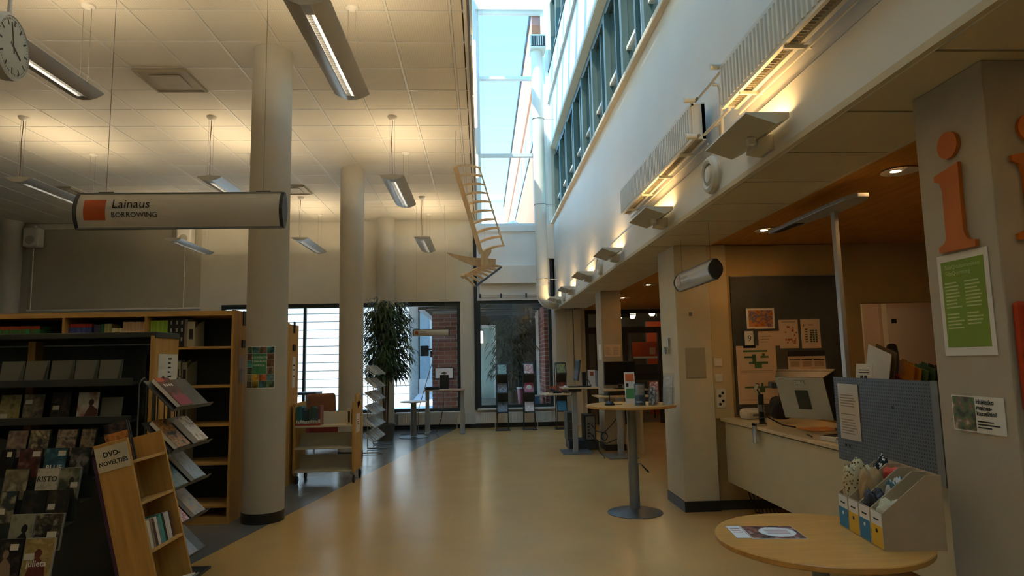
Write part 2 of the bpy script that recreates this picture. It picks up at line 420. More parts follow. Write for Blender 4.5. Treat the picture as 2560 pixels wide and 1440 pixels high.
# corridor rooms behind the window bands
struct('floor_upper', B().box(XR+.02, 5.2, -6, 15, 4.5, 4.69), mat('corridor_floor', '55534c', .5))
struct('ceiling_upper', B().box(XR+.22, 5.2, -6, 15, 6.9, 7.0), M_wall)
struct('wall_corridor', B().box(5.0, 5.2, -6, 15, 4.69, 5.2).box(5.0, 5.2, -6, 15, 6.55, 8.6).box(5.0, 5.2, -6, 15, 10.2, 11.2).box(XR+.2, 5.2, -6.2, -6, 2.66, 11.2), M_wall)
struct('floor_top', B().box(XR+.22, 5.2, -6, 15, 8.3, 8.45), mat('corridor_floor', '55534c', .5))
struct('roof_slab', B().box(XR+.15, 8.4, -6.2, 15.4, 11.0, 11.2), M_white)

# ---- soffit boards and ochre ceiling
sof = struct('ceiling_soffit', B().box(XR+.26, 8.2, -6, 15, 2.7, 4.5), M_wall)
y = -6.0
k = 0
yl = [2.865+.6065*j for j in range(-6, 20)]
for a, b in zip(yl[:-1], yl[1:]):
    q = B().box(XR+.02, 2.345, a+.009, min(b, 15)-.009, 2.66, 2.69).build('soffit_board', M_soffit, sof, loc=(0, 0, 0)); q.location = -sof.location
q = B().box(2.345, 2.36, -6, 15, 2.655, 2.69).build('edge_bead', M_soffit, sof, loc=(0, 0, 0)); q.location = -sof.location
q = B().box(2.36, 8.2, -6, 15, 2.668, 2.69).build('veneer_sheet', M_ochre, sof, loc=(0, 0, 0)); q.location = -sof.location

# ---- partition behind the desk (Y=6.5) with an opening to the back office
M_part = mat('partition_beige', 'b59a66', .8, var=.03, scale=3)
struct('wall_partition', B().box(2.33, 3.94, 6.5, 6.62, 0, 2.66).box(3.94, 8.2, 6.5, 6.62, 2.04, 2.66).box(3.94, 5.6, 6.5, 6.62, 0, .95).box(5.6, 8.2, 6.5, 6.62, 0, 2.66), M_part)
struct('trim_13', B().box(2.33, 2.52, 6.455, 6.5, .9, 2.66), mat('trunking_cream', 'cdb98b', .5, var=.02))
struct('baseboard_partition', B().box(2.33, 3.9, 6.485, 6.5, 0, .09), M_skirt)
struct('wall_office', B().box(3.2, 8.2, 8.6, 8.7, 0, 2.66).box(3.2, 3.3, 6.62, 8.6, 0, 2.66), mat('office_wall', 'c9a583', .8, var=.03))
# outer shell
struct('wall_left', B().box(-13.4, -13.2, -6, 15.3, 0, 5.2), M_wall)
struct('wall_back', B().box(-13.4, 8.4, -6.2, -6, 0, 11.2), M_wall)
struct('wall_right', B().box(8.2, 8.4, -6, 15.3, 0, 5.2), M_wall)
struct('roof_library', B().box(-13.4, -.34, -6.2, 15.4, ZC+.35, ZC+.45), M_white)
struct('roof_snow', B().box(-13.4, -.34, -6.2, 15.4, ZC+.45, ZC+.62), M_snow)

# ---- columns
def rcol(x, y, r, label, z1=ZC):
    t = thing('round_column', label, 'column', (x, y, 0))
    B().lathe([(r, .10), (r, z1)], 48).build('shaft', M_col, t, smooth=True)
    B().lathe([(r+.004, 0), (r+.004, .10)], 48).build('skirting', M_skirt, t, smooth=True)
    return t
rcol(-2.185, 6.665, .2, 'round grey column with the green poster taped to it')
rcol(-2.185, 10.9, .2, 'round grey column standing behind the book trolley')
rcol(-2.185, 14.765, .2, 'round grey column in front of the far windows beside the ficus')
rcol(-10.55, 14.715, .25, 'thick round column in the far corner beside the white wall loudspeaker')
def sqcol(x0, x1, y0, y1, label, m, name='square_column'):
    t = thing(name, label, 'column', ((x0+x1)/2, (y0+y1)/2, 0), world=True)
    B().box(x0, x1, y0, y1, .1, 2.66).build('shaft', m, t, bevel=.006)
    B().box(x0-.006, x1+.006, y0-.006, y1+.006, 0, .10).build('skirting', M_skirt, t)
    return t
M_icol = mat('pillar_grey', 'b5ab96', .7, var=.04, scale=5, bump=.06, bscale=120)
sqcol(1.975, 2.325, 6.44, 7.03, 'white square column beside the standing table and the service desk', mat('column_cream', 'd0c6a8', .6, var=.03))
sqcol(2.02, 2.36, 10.78, 11.3, 'beige square column behind the black television screen', mat('column_beige', 'b5a68b', .6, var=.03))
icol = sqcol(1.98, 2.42, 2.336, 2.742, 'grey square pillar carrying a big orange letter i', M_icol)
# ================================================================== LAMPS AND ATRIUM FITTINGS
M_lampsheet = mat('lamp_sheet', 'cfc9ba', .35, .25, var=.02)
M_louv = mat('louvre_aluminium', 'c9ccd0', .18, .9, var=.03)
M_tube = emis('pendant_tube', 'ffeccf', 8.8)
M_tubein = emis('pendant_tube_lower', 'ffeccc', 2.0)
M_wire = mat('thin_wire', '8f897c', .4, .5)
def make_pendant(name='pendant_lamp'):
    t = thing(name, 'x', 'lamp', group='pendant lamps under the tiled ceiling')
    L = 1.6
    def z(x): return .055*(abs(x)/.16)**2
    for sgn in (-1, 1):
        pr = []
        xs_ = [.037+(.16-.037)*k/6 for k in range(7)]
        pr = [(sgn*x, z(x)) for x in xs_]+[(sgn*x, z(x)+.006) for x in reversed(xs_)]
        B().prism(pr, 1, 0, L).build('reflector_wing', M_lampsheet, t, smooth=True)
    hp = [(-.045, .004), (-.045, .05), (-.03, .068), (0, .075), (.03, .068), (.045, .05), (.045, .004), (.038, .004), (.038, .045), (-.038, .045), (-.038, .004)]
    B().prism(hp, 1, 0, L).build('housing', M_lampsheet, t)
    ep = [(-.16, .06), (-.10, .024), (-.04, .002), (.04, .002), (.10, .024), (.16, .06), (.05, .072), (0, .078), (-.05, .072)]
    for y in (-.006, L): B().prism(ep, 1, y, y+.006).build('end_cap', M_lampsheet, t)
    lv = B().box(-.036, -.033, .12, L-.05, .003, .03).box(.033, .036, .12, L-.05, .003, .03).box(-.001, .001, .12, L-.05, .006, .03)
    for k in range(44):
        y = .13+k*(L-.19)/43; lv.box(-.033, .033, y-.0012, y+.0012, .004, .028)
    lv.build('louvre', M_louv, t)['kind'] = 'stuff'
    for a, b in ((.006, .12), (L-.05, L-.006)): B().box(-.036, .036, a, b, .002, .006).build('end_plate', M_lampsheet, t)
    B().tube([(0, .1, .037), (0, L-.1, .037)], .007, 8).build('lower_tube', M_tubein, t)
    for sgn in (-1, 1):
        B().tube([(sgn*.075, .1, .05), (sgn*.075, L-.1, .05)], .009, 8).build('upper_tube', M_tube, t)
    H = ZC-3.95
    B().lathe([(.004, -.055), (.03, -.05), (.055, -.03), (.066, -.004), (.066, 0)], 20, (0, .02, H)).build('ceiling_rose', M_offwhite, t, smooth=True)
    B().tube([(0, .02, H-.05), (.0, .02, H*.85), (-.012, .02, H*.6), (-.002, .02, H*.35), (0, .02, .07)], .005, 6).build('power_cord', mat('cord_brown', '6e5a45', .6), t, smooth=True)
    for x in (-.04, .04):
        B().tube([(x*.8, .02, H-.02), (x*.8, .02, .06)], .0015, 4).build('wire', M_wire, t)
        B().tube([(x*.9, L-.05, H-.02), (x*.9, L-.05, .06)], .002, 4).build('wire', M_wire, t)
    B().lathe([(.004, -.045), (.03, -.04), (.058, -.018), (.062, 0)], 20, (0, L-.05, H)).build('ceiling_dome', M_offwhite, t, smooth=True)
    return t
pend = make_pendant()
PLAB = [(-1.17, 4.2, 'curved pendant lamp beside the skylight, between the first column and the beam'), (-3.57, 4.2, 'curved pendant lamp hanging behind the round wall clock'),
        (-1.17, 8.45, 'curved pendant lamp with brightly reflecting louvre between the second column and the skylight'), (-3.57, 8.45, 'curved pendant lamp partly hidden by the borrowing sign and the first column'),
        (-6.0, 8.45, 'curved pendant lamp running behind the borrowing sign towards the corner column'), (-1.17, 12.74, 'small distant pendant lamp before the far wall beside the wooden wing'),
        (-3.57, 12.7, 'small distant pendant lamp seen between the first and second column'), (-6.0, 12.65, 'small distant pendant lamp below the borrowing sign beside a wall loudspeaker')]
for i, (x, y, l) in enumerate(PLAB):
    o = pend if i == 0 else dup(pend)
    o.location = (x, y, 3.95); o['label'] = l
for x, y in ((-1.17, -.1), (-3.57, -.1), (-6.0, 4.2), (-6.0, -.1), (-1.17, -4.3), (-3.57, -4.3), (-6.0, -4.3), (-8.4, 4.2), (-8.4, -.1)):  # pendants out of frame, added to light the near part of the hall
    o = dup(pend); o.location = (x, y, 3.95); o['label'] = 'unseen pendant lamp added to light the near end of the library hall'
# ceiling air diffusers
def diffuser(x, y, label):
    t = thing('air_diffuser', label, 'air vent', (x+.3, y+.3, ZC), group='square ceiling air diffusers')
    m = mat('diffuser_beige', 'a59a80', .6, var=.05)
    B().box(-.3, .3, -.3, .3, -.02, -.006).build('plate', m, t)
    for b_ in ((-.29, .29, -.29, -.27), (-.29, .29, .27, .29), (-.29, -.27, -.27, .27), (.27, .29, -.27, .27)): B().box(*b_, -.036, -.02).build('rim', m, t)
    B().box(-.17, .17, -.17, .17, -.034, -.026).build('baffle', mat('diffuser_inner', 'b0a58c', .6), t)
for (x, y), l in zip(VENTS, ('square ceiling diffuser between the clock and the first column', 'square ceiling diffuser between the first and second column', 'square ceiling diffuser above the projection screen side of the hall')):
    diffuser(x, y, l)
# smoke detector / small ceiling domes
for x, y, l in ((-6.0, 5.7, 'x'),): pass

# ---- fluorescent strips along the atrium edge
for k, (y0, y1) in enumerate(((6.55, 7.85), (7.9, 9.1), (10.4, 11.7), (3.5, 4.8))):
    t = thing('strip_lamp', ['lit strip lamp on the atrium edge, the nearer of the two end to end', 'lit strip lamp on the atrium edge, the farther of the two end to end', 'lit strip lamp beside the top of the wooden wing', 'strip lamp on the atrium edge above the desk end'][k], 'lamp', (-.09, y0, 4.88), group='strip lamps along the atrium edge', world=True)
    B().box(-.098, -.06, y0, y1, 4.87, 4.99).build('batten', M_white, t)
    B().tube([(-.045, y0+.02, 4.92), (-.045, y1-.02, 4.92)], .022, 10).build('diffuser_tube', emis('strip_glow', 'ffd79a', 1.6), t, smooth=True)

# ---- wall washers on the beam
M_sc = mat('sconce_sheet', 'd3cab2', .5, var=.02)
M_scglow = emis('sconce_tube', 'ffd493', 12.0)
def make_sconce():
    t = thing('wall_sconce', 'x', 'sconce', group='wall sconces along the white beam')
    L = .62
    pr = [(-.267, .056), (-.096, 0), (-.022, .036), (-.022, .066), (-.028, .066), (-.028, .042), (-.096, .010), (-.264, .066)]
    B().prism(pr, 1, 0, L).build('reflector_tray', M_sc, t)
    for y in (0, L): B().prism([(-.267, .058), (-.096, 0), (-.022, .036), (-.022, .066), (-.264, .066)], 1, y-.004, y+.004).build('end_plate', M_sc, t)
    B().tube([(-.085, .04, .035), (-.085, L-.04, .035)], .011, 8).build('tube', M_scglow, t)
    B().prism([(-.10, -.045), (-.02, -.06), (0.0, -.06), (0.0, .03), (-.02, .03), (-.09, -.002)], 1, .24, .40).build('bracket', M_sc, t)
    B().box(-.15, -.11, .23, .27, -.03, .008).build('clip', M_white, t)
    return t
sc0 = make_sconce()
SL = ['first angular wall sconce along the beam, below the radiator by the grey pillar', 'second angular wall sconce along the beam, below the end of the second radiator', 'third angular wall sconce along the beam beside a round vent', 'fourth angular wall sconce along the beam', 'fifth angular wall sconce along the beam', 'last small wall sconce beside the duct elbow']
for k in range(6):
    o = sc0 if k == 0 else dup(sc0)
    o.location = (XR-.0185, (3.30, 5.45, 7.49, 9.53, 11.50, 13.40)[k], 2.764); o['label'] = SL[k]

# ---- round exhaust valves on the beam
def valve(y, label):
    t = thing('round_air_valve', label, 'air vent', (XR-.019, y, 2.834), group='round air valves on the beam')
    B().lathe([(.135, 0), (.14, -.02), (.13, -.045), (.105, -.055), (.085, -.045), (.08, -.02), (.08, 0)], 32, ax=0).build('ring', M_offwhite, t, smooth=True)
    B().lathe([(.066, -.01), (.07, -.035), (.055, -.05), (.02, -.055)], 28, ax=0).build('centre_disc', M_offwhite, t, smooth=True)
    B().cyl((-.015, 0, 0), .082, .012, 24, 0).build('dark_gap', M_black, t)
for y, l in ((4.5, 'large round air valve hanging under the pipes between two sconces'), (8.98, 'round air valve just beyond the third sconce'), (13.1, 'small round air valve near the far end of the beam')): valve(y, l)

# ---- panel radiators
M_rad = mat('radiator_white', 'ded9ca', .35, var=.02)
def radiator(name, label, loc, rz, L, H, D=.1, brk=True, pitch=.05):
    # local: length along +x, front faces -y, base z=0
    t = thing(name, label, 'radiator', loc, rz, group='white panel radiators')
    n = int(L/pitch); pts = []
    for i in range(n):
        x = i*pitch; a = pitch/L*L
        pts += [(x+a*.05, -.0), (x+a*.25, -.012), (x+a*.65, -.012), (x+a*.85, -.0)]
    fr = [(x, y) for x, y in pts]
    B().prism([(0, .014)]+fr+[(L, .014)], 2, .025, H-.025).build('ribbed_panel', M_rad, t)
    for a, b in ((0, .025), (H-.025, H)): B().box(0, L, -.006, .016, a, b).build('rim', M_rad, t)
    B().box(0, L, D-.025, D, 0, H).build('rear_panel', M_rad, t)
    for a, b in ((0, .012), (L-.012, L)): B().box(a, b, 0, D, .01, H-.01).build('side_cover', M_rad, t)
    g = B()
    for i in range(int(L/.04)): g.box(.02+i*.04, .028+i*.04, .012, D-.025, H-.012, H-.004)
    g.build('top_grille', M_rad, t)['kind'] = 'stuff'
    g = B()
    for i in range(int(L/.03)): g.box(.02+i*.03, .024+i*.03, .016, D-.03, .012, H-.02)
    g.build('fins', mat('radiator_fins', 'b3ab98', .5), t)['kind'] = 'stuff'
    if brk:
        for k in range(4):
            x = L*(.12+.25*k); B().box(x-.008, x+.008, .0, D+.046, -.018, 0).build('bracket', M_rad, t)
        B().tube([(.0, D+.01, -.03), (L, D+.01, -.03)], .008, 6).build('rail', M_rad, t)
    return t
def valve_head(parent, x, z, y=.03):
    B().tube([(x, y, z), (x+.05*(1 if x > 0 else -1), y, z)], .012, 8).build('valve_body', mat('valve_brass', '9c8a6a', .35, .8), parent, smooth=True)
    B().tube([(x+.02*(1 if x > .1 else -1), y-.01, z), (x+.02*(1 if x > .1 else -1), y-.09, z)], [.019, .023], 14).build('thermostat_head', M_offwhite, parent, smooth=True)
# the beam radiators face -X: local +x runs to world -Y (rz=-90 deg)
rB = radiator('panel_radiator', 'long white radiator on the beam beyond the pipe branch', (XR-.145, 7.0, 3.11), -PI/2, 2.46, .29)
valve_head(rB, 2.46, .30); valve_head(rB, 2.46, .02)
rA = radiator('panel_radiator', 'long white radiator on the beam above the service desk', (XR-.145, 3.95, 3.11), -PI/2, 2.3, .29)
valve_head(rA, -.0, .30)
hp_ = thing('heating_pipe', 'thin white heating pipes between the two beam radiators with a branch down', 'pipe', (XR-.06, 4.25, 2.95), world=True)
B().tube([(XR-.10, 4.48, 3.42), (XR-.10, 4.03, 3.42)], .011, 8).build('pipe', M_offwhite, hp_, smooth=True)
B().tube([(XR-.08, 4.48, 3.13), (XR-.08, 3.99, 3.13)], .011, 8).build('pipe', M_offwhite, hp_, smooth=True)
B().tube([(XR-.10, 4.22, 3.40), (XR-.06, 4.21, 3.39), (XR-.05, 4.21, 3.35), (XR-.05, 4.21, 2.98)], .013, 8).build('riser', M_offwhite, hp_, smooth=True)
B().tube([(XR-.08, 4.27, 3.13), (XR-.05, 4.26, 3.12), (XR-.045, 4.26, 3.08), (XR-.045, 4.26, 2.95)], .013, 8).build('riser', M_offwhite, hp_, smooth=True)
# radiators under the far windows, facing -Y
for x, L, l in ((-6.0, 1.8, 'low white radiator under the far window behind the bookcases'), (-4.1, 1.7, 'low white radiator under the window behind the armchair'), (-1.92, 1.66, 'low white radiator under the window behind the small round table'), (-.05, 1.62, 'low white radiator under the dark window behind the brochure stands')):
    r = radiator('window_radiator', l, (x, 14.87, .11), 0, L, .24, .1, brk=False, pitch=.033)
    for k in (.2, .8): B().box(L*k-.008, L*k+.008, .04, .06, -.11, .0).build('foot', M_rad, r)

# ---- ventilation duct at the end of the atrium
M_duct = mat('duct_white', 'dcdcd4', .4, var=.02)
d = thing('ventilation_duct', 'tall round white ventilation duct with grille box and elbow at the atrium end', 'duct', (1.36, 14.2, 2.6), world=True)
pts = [(1.36, 14.2, 8.7), (1.36, 14.2, 3.15)]+[(1.36+.22*(1-math.cos(a)), 14.2, 2.98-.22*math.sin(a)) for a in [PI/2*i/6 for i in range(7)]]+[(1.75, 14.2, 2.76)]
B().tube(pts, .135, 24).build('pipe', M_duct, d, smooth=True)
B().box(1.20, 1.56, 13.98, 14.42, 8.62, 8.96).build('grille_box', M_duct, d, bevel=.02)
for k in range(6): B().box(1.23+.05*k, 1.245+.05*k, 13.965, 13.985, 8.68, 8.90).build('grille_slat', M_duct, d)
B().box(1.22, 1.54, 13.972, 13.981, 8.67, 8.91).build('grille_opening', M_dkgrey, d)
for z in (3.3, 5.0, 7.0):
    B().tube([(1.36+.14*math.cos(a), 14.2+.14*math.sin(a), z) for a in [2*PI*i/24 for i in range(24)]], .008, 6, True).build('clamp', M_steel, d)
    B().tube([(1.5, 14.2, z), (1.727, 14.2, z)], .007, 6).build('stay_rod', M_steel, d)
B().lathe([(.138, 0), (.142, .01), (.142, .05), (.138, .06)], 24, (1.36, 14.2, 3.12)).build('joint_ring', M_duct, d, smooth=True)

# ---- hanging wooden wing sculpture
M_ply = wood('sculpture_ply', 'd0ad7c', .12, .5)
sp = thing('wing_sculpture', 'hanging pale wooden flying machine with ribbed ladder-like wings', 'sculpture', (0, 9.0, 2.6), world=True)
def bar(a, b, wv, hv):
    a, b = Vector(a), Vector(b); d = (b-a).normalized(); u = d.cross(Vector((0, 1, 0))).normalized(); v = Vector((0, 1, 0))
    vs = []
    for p in (a, b):
        for s1, s2 in ((-1, -1), (1, -1), (1, 1), (-1, 1)): vs.append(p+u*wv*s1+v*hv*s2)
    return B().add(vs, [(0, 3, 2, 1), (4, 5, 6, 7), (0, 1, 5, 4), (1, 2, 6, 5), (2, 3, 7, 6), (3, 0, 4, 7)])
def rib(a, b, h, th, nrm):
    # arched airfoil strip from a to b, bulging along nrm
    a, b, nrm = Vector(a), Vector(b), Vector(nrm).normalized(); d = (b-a); t = d.normalized().cross(nrm).normalized()*th; top = []; bot = []
    for i in range(9):
        u = i/8; k = math.sin(PI*u**.8)
        top.append(a+d*u+nrm*(h*k+.018)); bot.append(a+d*u+nrm*(h*k*.55-.004))
    vs = [p+t for p in top]+[p+t for p in reversed(bot)]+[p-t for p in top]+[p-t for p in reversed(bot)]; n = 18
    return B().add(vs, [tuple(range(n)), tuple(range(2*n-1, n-1, -1))]+[(i, (i+1) % n, n+(i+1) % n, n+i) for i in range(n)])
A1, A2, B1_, B2_ = Vector((-.345, 8.95, 4.265)), Vector((.005, 8.95, 3.02)), Vector((.0, 9.3, 4.36)), Vector((.335, 9.3, 3.19))
bar(A1, A2, .032, .016).build('main_spar', M_ply, sp)
bar(B1_, B2_, .011, .016).build('rear_spar', M_ply, sp)
for k in range(10):
    u = k/9
    rib(A1+(A2-A1)*u, B1_+(B2_-B1_)*u, .04, .02, (.25, 0, 1)).build('rib', M_ply, sp)
fp = [(-.478, 3.046), (-.406, 2.99), (-.238, 2.908), (-.013, 2.822), (.10, 2.80), (.195, 2.785)]
ft = [(.22, 2.944), (-.068, 2.965), (-.293, 3.002)]
B().prism(fp+ft, 1, 8.98, 9.02).build('fuselage', M_ply, sp)
B().prism([(.005, 3.06), (.055, 3.04), (.15, 3.09), (.15, 3.06), (.10, 2.98), (.11, 2.81), (-.01, 2.84), (0, 2.98)], 1, 8.9, 9.1).build('mast', M_ply, sp)
C1, C2, D1_, D2_ = Vector((.274, 8.6, 2.771)), Vector((-.076, 8.1, 2.452)), Vector((-.02, 8.9, 2.80)), Vector((-.254, 8.2, 2.59))
bar(C1, C2, .012, .016).build('main_spar', M_dkgrey, sp)
bar(D1_, D2_, .03, .012).build('rear_spar', M_ply, sp)
for k in range(7):
    u = k/6
    rib(D1_+(D2_-D1_)*u, C1+(C2-C1)*u, .03, .012, (.2, 0, 1)).build('rib', M_ply, sp)
for p in ((.06, 9.0, 3.05), (-.34, 8.95, 4.27), (.0, 9.3, 4.36)):
    B().tube([(p[0], p[1], p[2]+.03), (p[0]+.02 if p[0] > -.1 else p[0], p[1], 10.49 if p[0] > -.1 else ZC-.016)], .0015, 4).build('suspension_wire', M_wire, None, label='thin wire holding up the hanging wooden flying machine', cat='wire', group='wires of the wooden flying machine')
# ---- downlights in the ochre ceiling; those out of frame added for light
for x, y, l in ((2.66, 3.85, 'round recessed downlight nearest the grey pillar'), (2.63, 5.7, 'round recessed downlight beyond the end of the desk lamp'), (2.66, 9.97, 'round recessed downlight between the white and beige columns'), (2.72, 12.1, 'small round recessed downlight beside the beige column'), (4.6, 4.5, 'unseen downlight added to light the service desk'), (4.6, 9.5, 'round recessed downlight over the lobby'), (2.66, 1.5, 'unseen downlight added behind the grey pillar'), (4.6, 1.5, 'unseen downlight added behind the desk'), (4.6, 13.0, 'round recessed downlight by the entrance'), (6.8, 4.5, 'unseen downlight added in the far corner of the desk area')):
    t = thing('downlight', l, 'lamp', (x, y, 2.668), group='recessed downlights in the wood ceiling')
    B().lathe([(.085, .0), (.105, -.006), (.11, -.012), (.085, -.01)], 24).build('trim_ring', M_offwhite, t, smooth=True)
    B().cyl((0, 0, -.004), .085, .003, 24).build('reflector', M_louv, t)
    B().cyl((-.03, 0, -.010), .028, .006, 16).build('bulb', emis('downlight_bulb', 'ffd49c', 150.0), t)
    B().box(-.003, .003, -.085, .085, -.012, -.004).build('divider', M_louv, t)
# ================================================================== LIBRARY SIDE (LEFT)
M_backdark = mat('shelf_back_dark', '3e4543', .8, var=.12, scale=40)
M_dvdmetal = mat('dvd_rack_dark', '3a403d', .5, .2, var=.08)
M_plate = mat('dark_plate', '2d261e', .5)
BOOKS = {}
def bookmesh(col, rough=.45):
    if (col, rough) in BOOKS: return BOOKS[(col, rough)]
    bm = bmesh.new(); bmesh.ops.create_cube(bm, size=1.0)
    bmesh.ops.translate(bm, vec=(0, 0, .5), verts=bm.verts)
    fs = [f for f in bm.faces if f.normal.z > .5 or f.normal.z < -.5 or f.normal.y > .5]
    r = bmesh.ops.inset_individual(bm, faces=fs, thickness=.07, depth=-.02)
    for f in fs: f.material_index = 1
    me = bpy.data.meshes.new('book'); bm.to_mesh(me); bm.free()
    me.materials.append(mat('bookcover_'+col, col, rough, var=.10, scale=3)); me.materials.append(M_paper)
    BOOKS[(col, rough)] = me
    return me
def book(x, y, z, w, d, h, col, label, group, rz=0.0, lean=0.0, cat='book', name='book'):
    o = bpy.data.objects.new(name, bookmesh(col)); COL.objects.link(o)
    o.location = (x, y, z); o.scale = (w, d, h); o.rotation_euler = (0, lean, rz)
    return tag(o, label, cat, group)
def row(x0, y, z, n, w, h, d, cols, label, group, jit=.06, rz=0.0):
    x = x0
    for i in range(n):
        ww = w*random.uniform(1-jit, 1+jit)
        book(x+ww/2, y+d/2, z, ww*.97, d, h*random.uniform(1-jit*.25, 1), random.choice(cols), label, group, rz)
        x += ww
    return x
PANELS = {}
def bookcase(name, label, x0, x1, y0, y1, ztop, bays, shelves, front=-1, back=True):
    t = thing(name, label, 'bookcase', ((x0+x1)/2, (y0+y1)/2, 0), world=True)
    th = .024
    B().box(x1-th, x1, y0, y1, 0, ztop).build('end_panel', M_birch, t, bevel=.003)
    B().box(x0, x0+th, y0, y1, 0, ztop).build('end_panel', M_birch, t, bevel=.003)
    edges = [x0]+bays+[x1]
    for x in bays: B().box(x-th/2, x+th/2, y0+.004, y1, .05, ztop-.03).build('upright', M_birch, t)
    B().box(x0+th, x1-th, y0, y1, ztop-.055, ztop-.008).build('top_board', M_birchx, t)
    B().box(x0+th, x1-th, y0+.03, y1, 0, .07).build('plinth', M_birchx, t)
    yb = (y1-.02, y1-.005) if front < 0 else (y0+.005, y0+.02)
    for i in range(len(edges)-1):
        a = edges[i]+(th if i == 0 else th/2); b = edges[i+1]-(th if i == len(edges)-2 else th/2)
        B().box(a, b, yb[0], yb[1], .07, ztop-.055).build('back_panel', M_backdark, t)
        for z in shelves:
            B().box(a+.001, b-.001, y0+.012, y1-.025, z-.022, z).build('shelf', M_birchx, t, bevel=.002)
    return t
SH = [.18, .583, .953, 1.329, 1.714]
bc = bookcase('bookcase', 'long birch bookcase with dark back standing behind the film rack', -5.70, -2.462, 6.52, 6.97, 2.075, [-4.905, -4.112, -3.322], SH)
def fittings(t, x, yc, dx=.003):
    B().box(x, x+.012, yc-.03, yc+.03, 1.93, 2.08).build('label_bracket', M_plate, t)
    B().box(x, x+.016, yc-.05, yc+.05, 1.70, 1.78).build('number_plate', M_plate, t)
fittings(bc, -2.462, 6.78)
B().box(-2.462, -2.455, 6.66, 6.86, 1.34, 1.62).build('leaflet_pocket', M_acryl, bc)
bc2 = bookcase('bookcase', 'birch bookcase behind the first column, its front to the aisle', -5.0, -2.475, 8.03, 8.43, 2.06, [-4.16, -3.32], SH)
fittings(bc2, -2.475, 8.23)
B().box(-2.474, -2.470, 8.16, 8.30, 1.22, 1.62).build('paper_notice', M_paper, bc2)
bc3 = bookcase('bookcase', 'birch bookcase behind the first column, standing against the back of another', -5.0, -2.475, 8.435, 8.84, 2.04, [-4.16, -3.32], SH, front=1)
fittings(bc3, -2.475, 8.62)
B().box(-2.474, -2.470, 8.56, 8.70, 1.22, 1.62).build('paper_notice', M_paper, bc3)
for t, yy in ((bc2, 8.23), (bc3, 8.63)):
    for z in (1.50, 1.44, 1.36): B().box(-2.4702, -2.4692, yy-.04, yy+.04, z, z+.018).build('print_line', M_ink, t)

# books on the long bookcase
yb = 6.58; zt = 1.714
G1 = 'paperback series on the top shelf of the long bookcase'
def series(x0, x1, z, h, n, cols, top, label, group=G1, d=.17):
    w = (x1-x0)/n
    for i in range(n):
        o = book(x0+w*(i+.5), yb+d/2+random.uniform(0, .006), z, w*.96, d, h*random.uniform(.985, 1), random.choice(cols), label, group)
        if top:
            q = B().box(-.5, .5, -.501, -.2, .86, 1.001).build('title_band', mat('band_'+top, top, .5), o)
series(-4.86, -4.37, zt, .235, 24, ['3f8a4e', '4d7f3f', '5a8a46', '3c9a68', '567a3a'], 'c24a2c', 'thin green paperback with red top band in a series on the top shelf')
series(-5.6, -4.92, zt, .22, 22, ['57885a', '8a6a3a', '3f5f7a'], None, 'assorted thin paperback in the bay next to the green series')
series(-4.095, -3.87, zt, .25, 15, ['37539b', '3c4f8e', '4459a5', '5a5fa8'], 'c0392f', 'thin blue paperback with red top band in a series on the top shelf')
series(-3.85, -3.79, zt, .24, 3, ['4a4660', '5b5470'], None, 'thin violet-grey paperback beside the blue series')
series(-3.785, -3.755, zt, .245, 2, ['2e7d4c'], None, 'dark green paperback beside the violet-grey ones')
series(-3.75, -3.685, zt, .245, 4, ['a9a86a', 'bdb77f'], None, 'olive paperback with pale spine beside the dark green ones')
series(-3.72+.04, -3.575, zt, .20, 8, ['d8cf9e', 'cfc48d', 'e0d8ac'], None, 'short cream paperback between the olive and the peach books')
series(-3.57, -3.345, zt, .262, 16, ['d9b48c', 'd3aa80', 'dfbd97'], None, 'peach coloured paperback in a series on the top shelf')
series(-3.305, -3.135, zt, .27, 8, ['8fbf3c', '9cc84a', 'a8cf55'], None, 'lime green paperback in a series on the top shelf', d=.2)
for i, x in enumerate((-3.10, -3.045, -2.995)):
    o = book(x, 6.68, zt, .052, .2, .302, '2c2b2a', 'tall black hardback beside the lime green series', G1)
    for z in (.2, .5, .75): B().box(-.15, .15, -.506, -.498, z, z+.12).build('spine_title', mat('spine_grey', 'b9b5aa', .5), o)
book(-2.955, 6.68, zt, .03, .2, .28, '8b8271', 'grey patterned hardback next to the black hardbacks', G1)
# magazine boxes on the shelves
def magbox(x, y, z, label, w=.07, h=.25, col='b9b293'):
    t = thing('magazine_box', label, 'magazine file', (x, y, z), group='cardboard magazine files')
    m = mat('magbox_'+col, col, .7)
    B().box(-w/2, w/2, -.11, -.106, 0, h).build('front', m, t)
    for s_ in (-1, 1): B().prism([(-.106, 0), (.11, 0), (.11, h*1.08), (-.02, h*.95), (-.106, h*.72)], 0, s_*w/2-.002, s_*w/2+.002).build('side', m, t)
    B().box(-w/2, w/2, -.106, .11, 0, .004).build('bottom', m, t)
    B().box(-w*.28, w*.28, -.112, -.11, h*.3, h*.7).build('finger_hole', M_plate, t)
magbox(-2.90, 6.68, zt+.001, 'beige magazine file at the end of the top shelf books')
z2 = 1.329
for i, x in enumerate((-3.26, -3.225, -3.19, -3.155, -3.12)):
    book(x+.02, 6.70, z2, .033, .2, .26, ['5d8f96', '6d9aa0', '57898f'][i % 3], 'teal hardback with red head in the second shelf set', 'teal hardbacks on the second shelf')
book(-3.073, 6.70, z2, .019, .2, .25, 'c9c3a8', 'cream slim book beside the teal hardbacks', 'teal hardbacks on the second shelf')
magbox(-3.02, 6.68, z2+.001, 'beige magazine file on the second shelf of the long bookcase', .06, .24, 'a8a486')
magbox(-2.95, 6.68, z2+.001, 'grey magazine file on the second shelf of the long bookcase', .05, .23, '8b8871')
z3 = .953
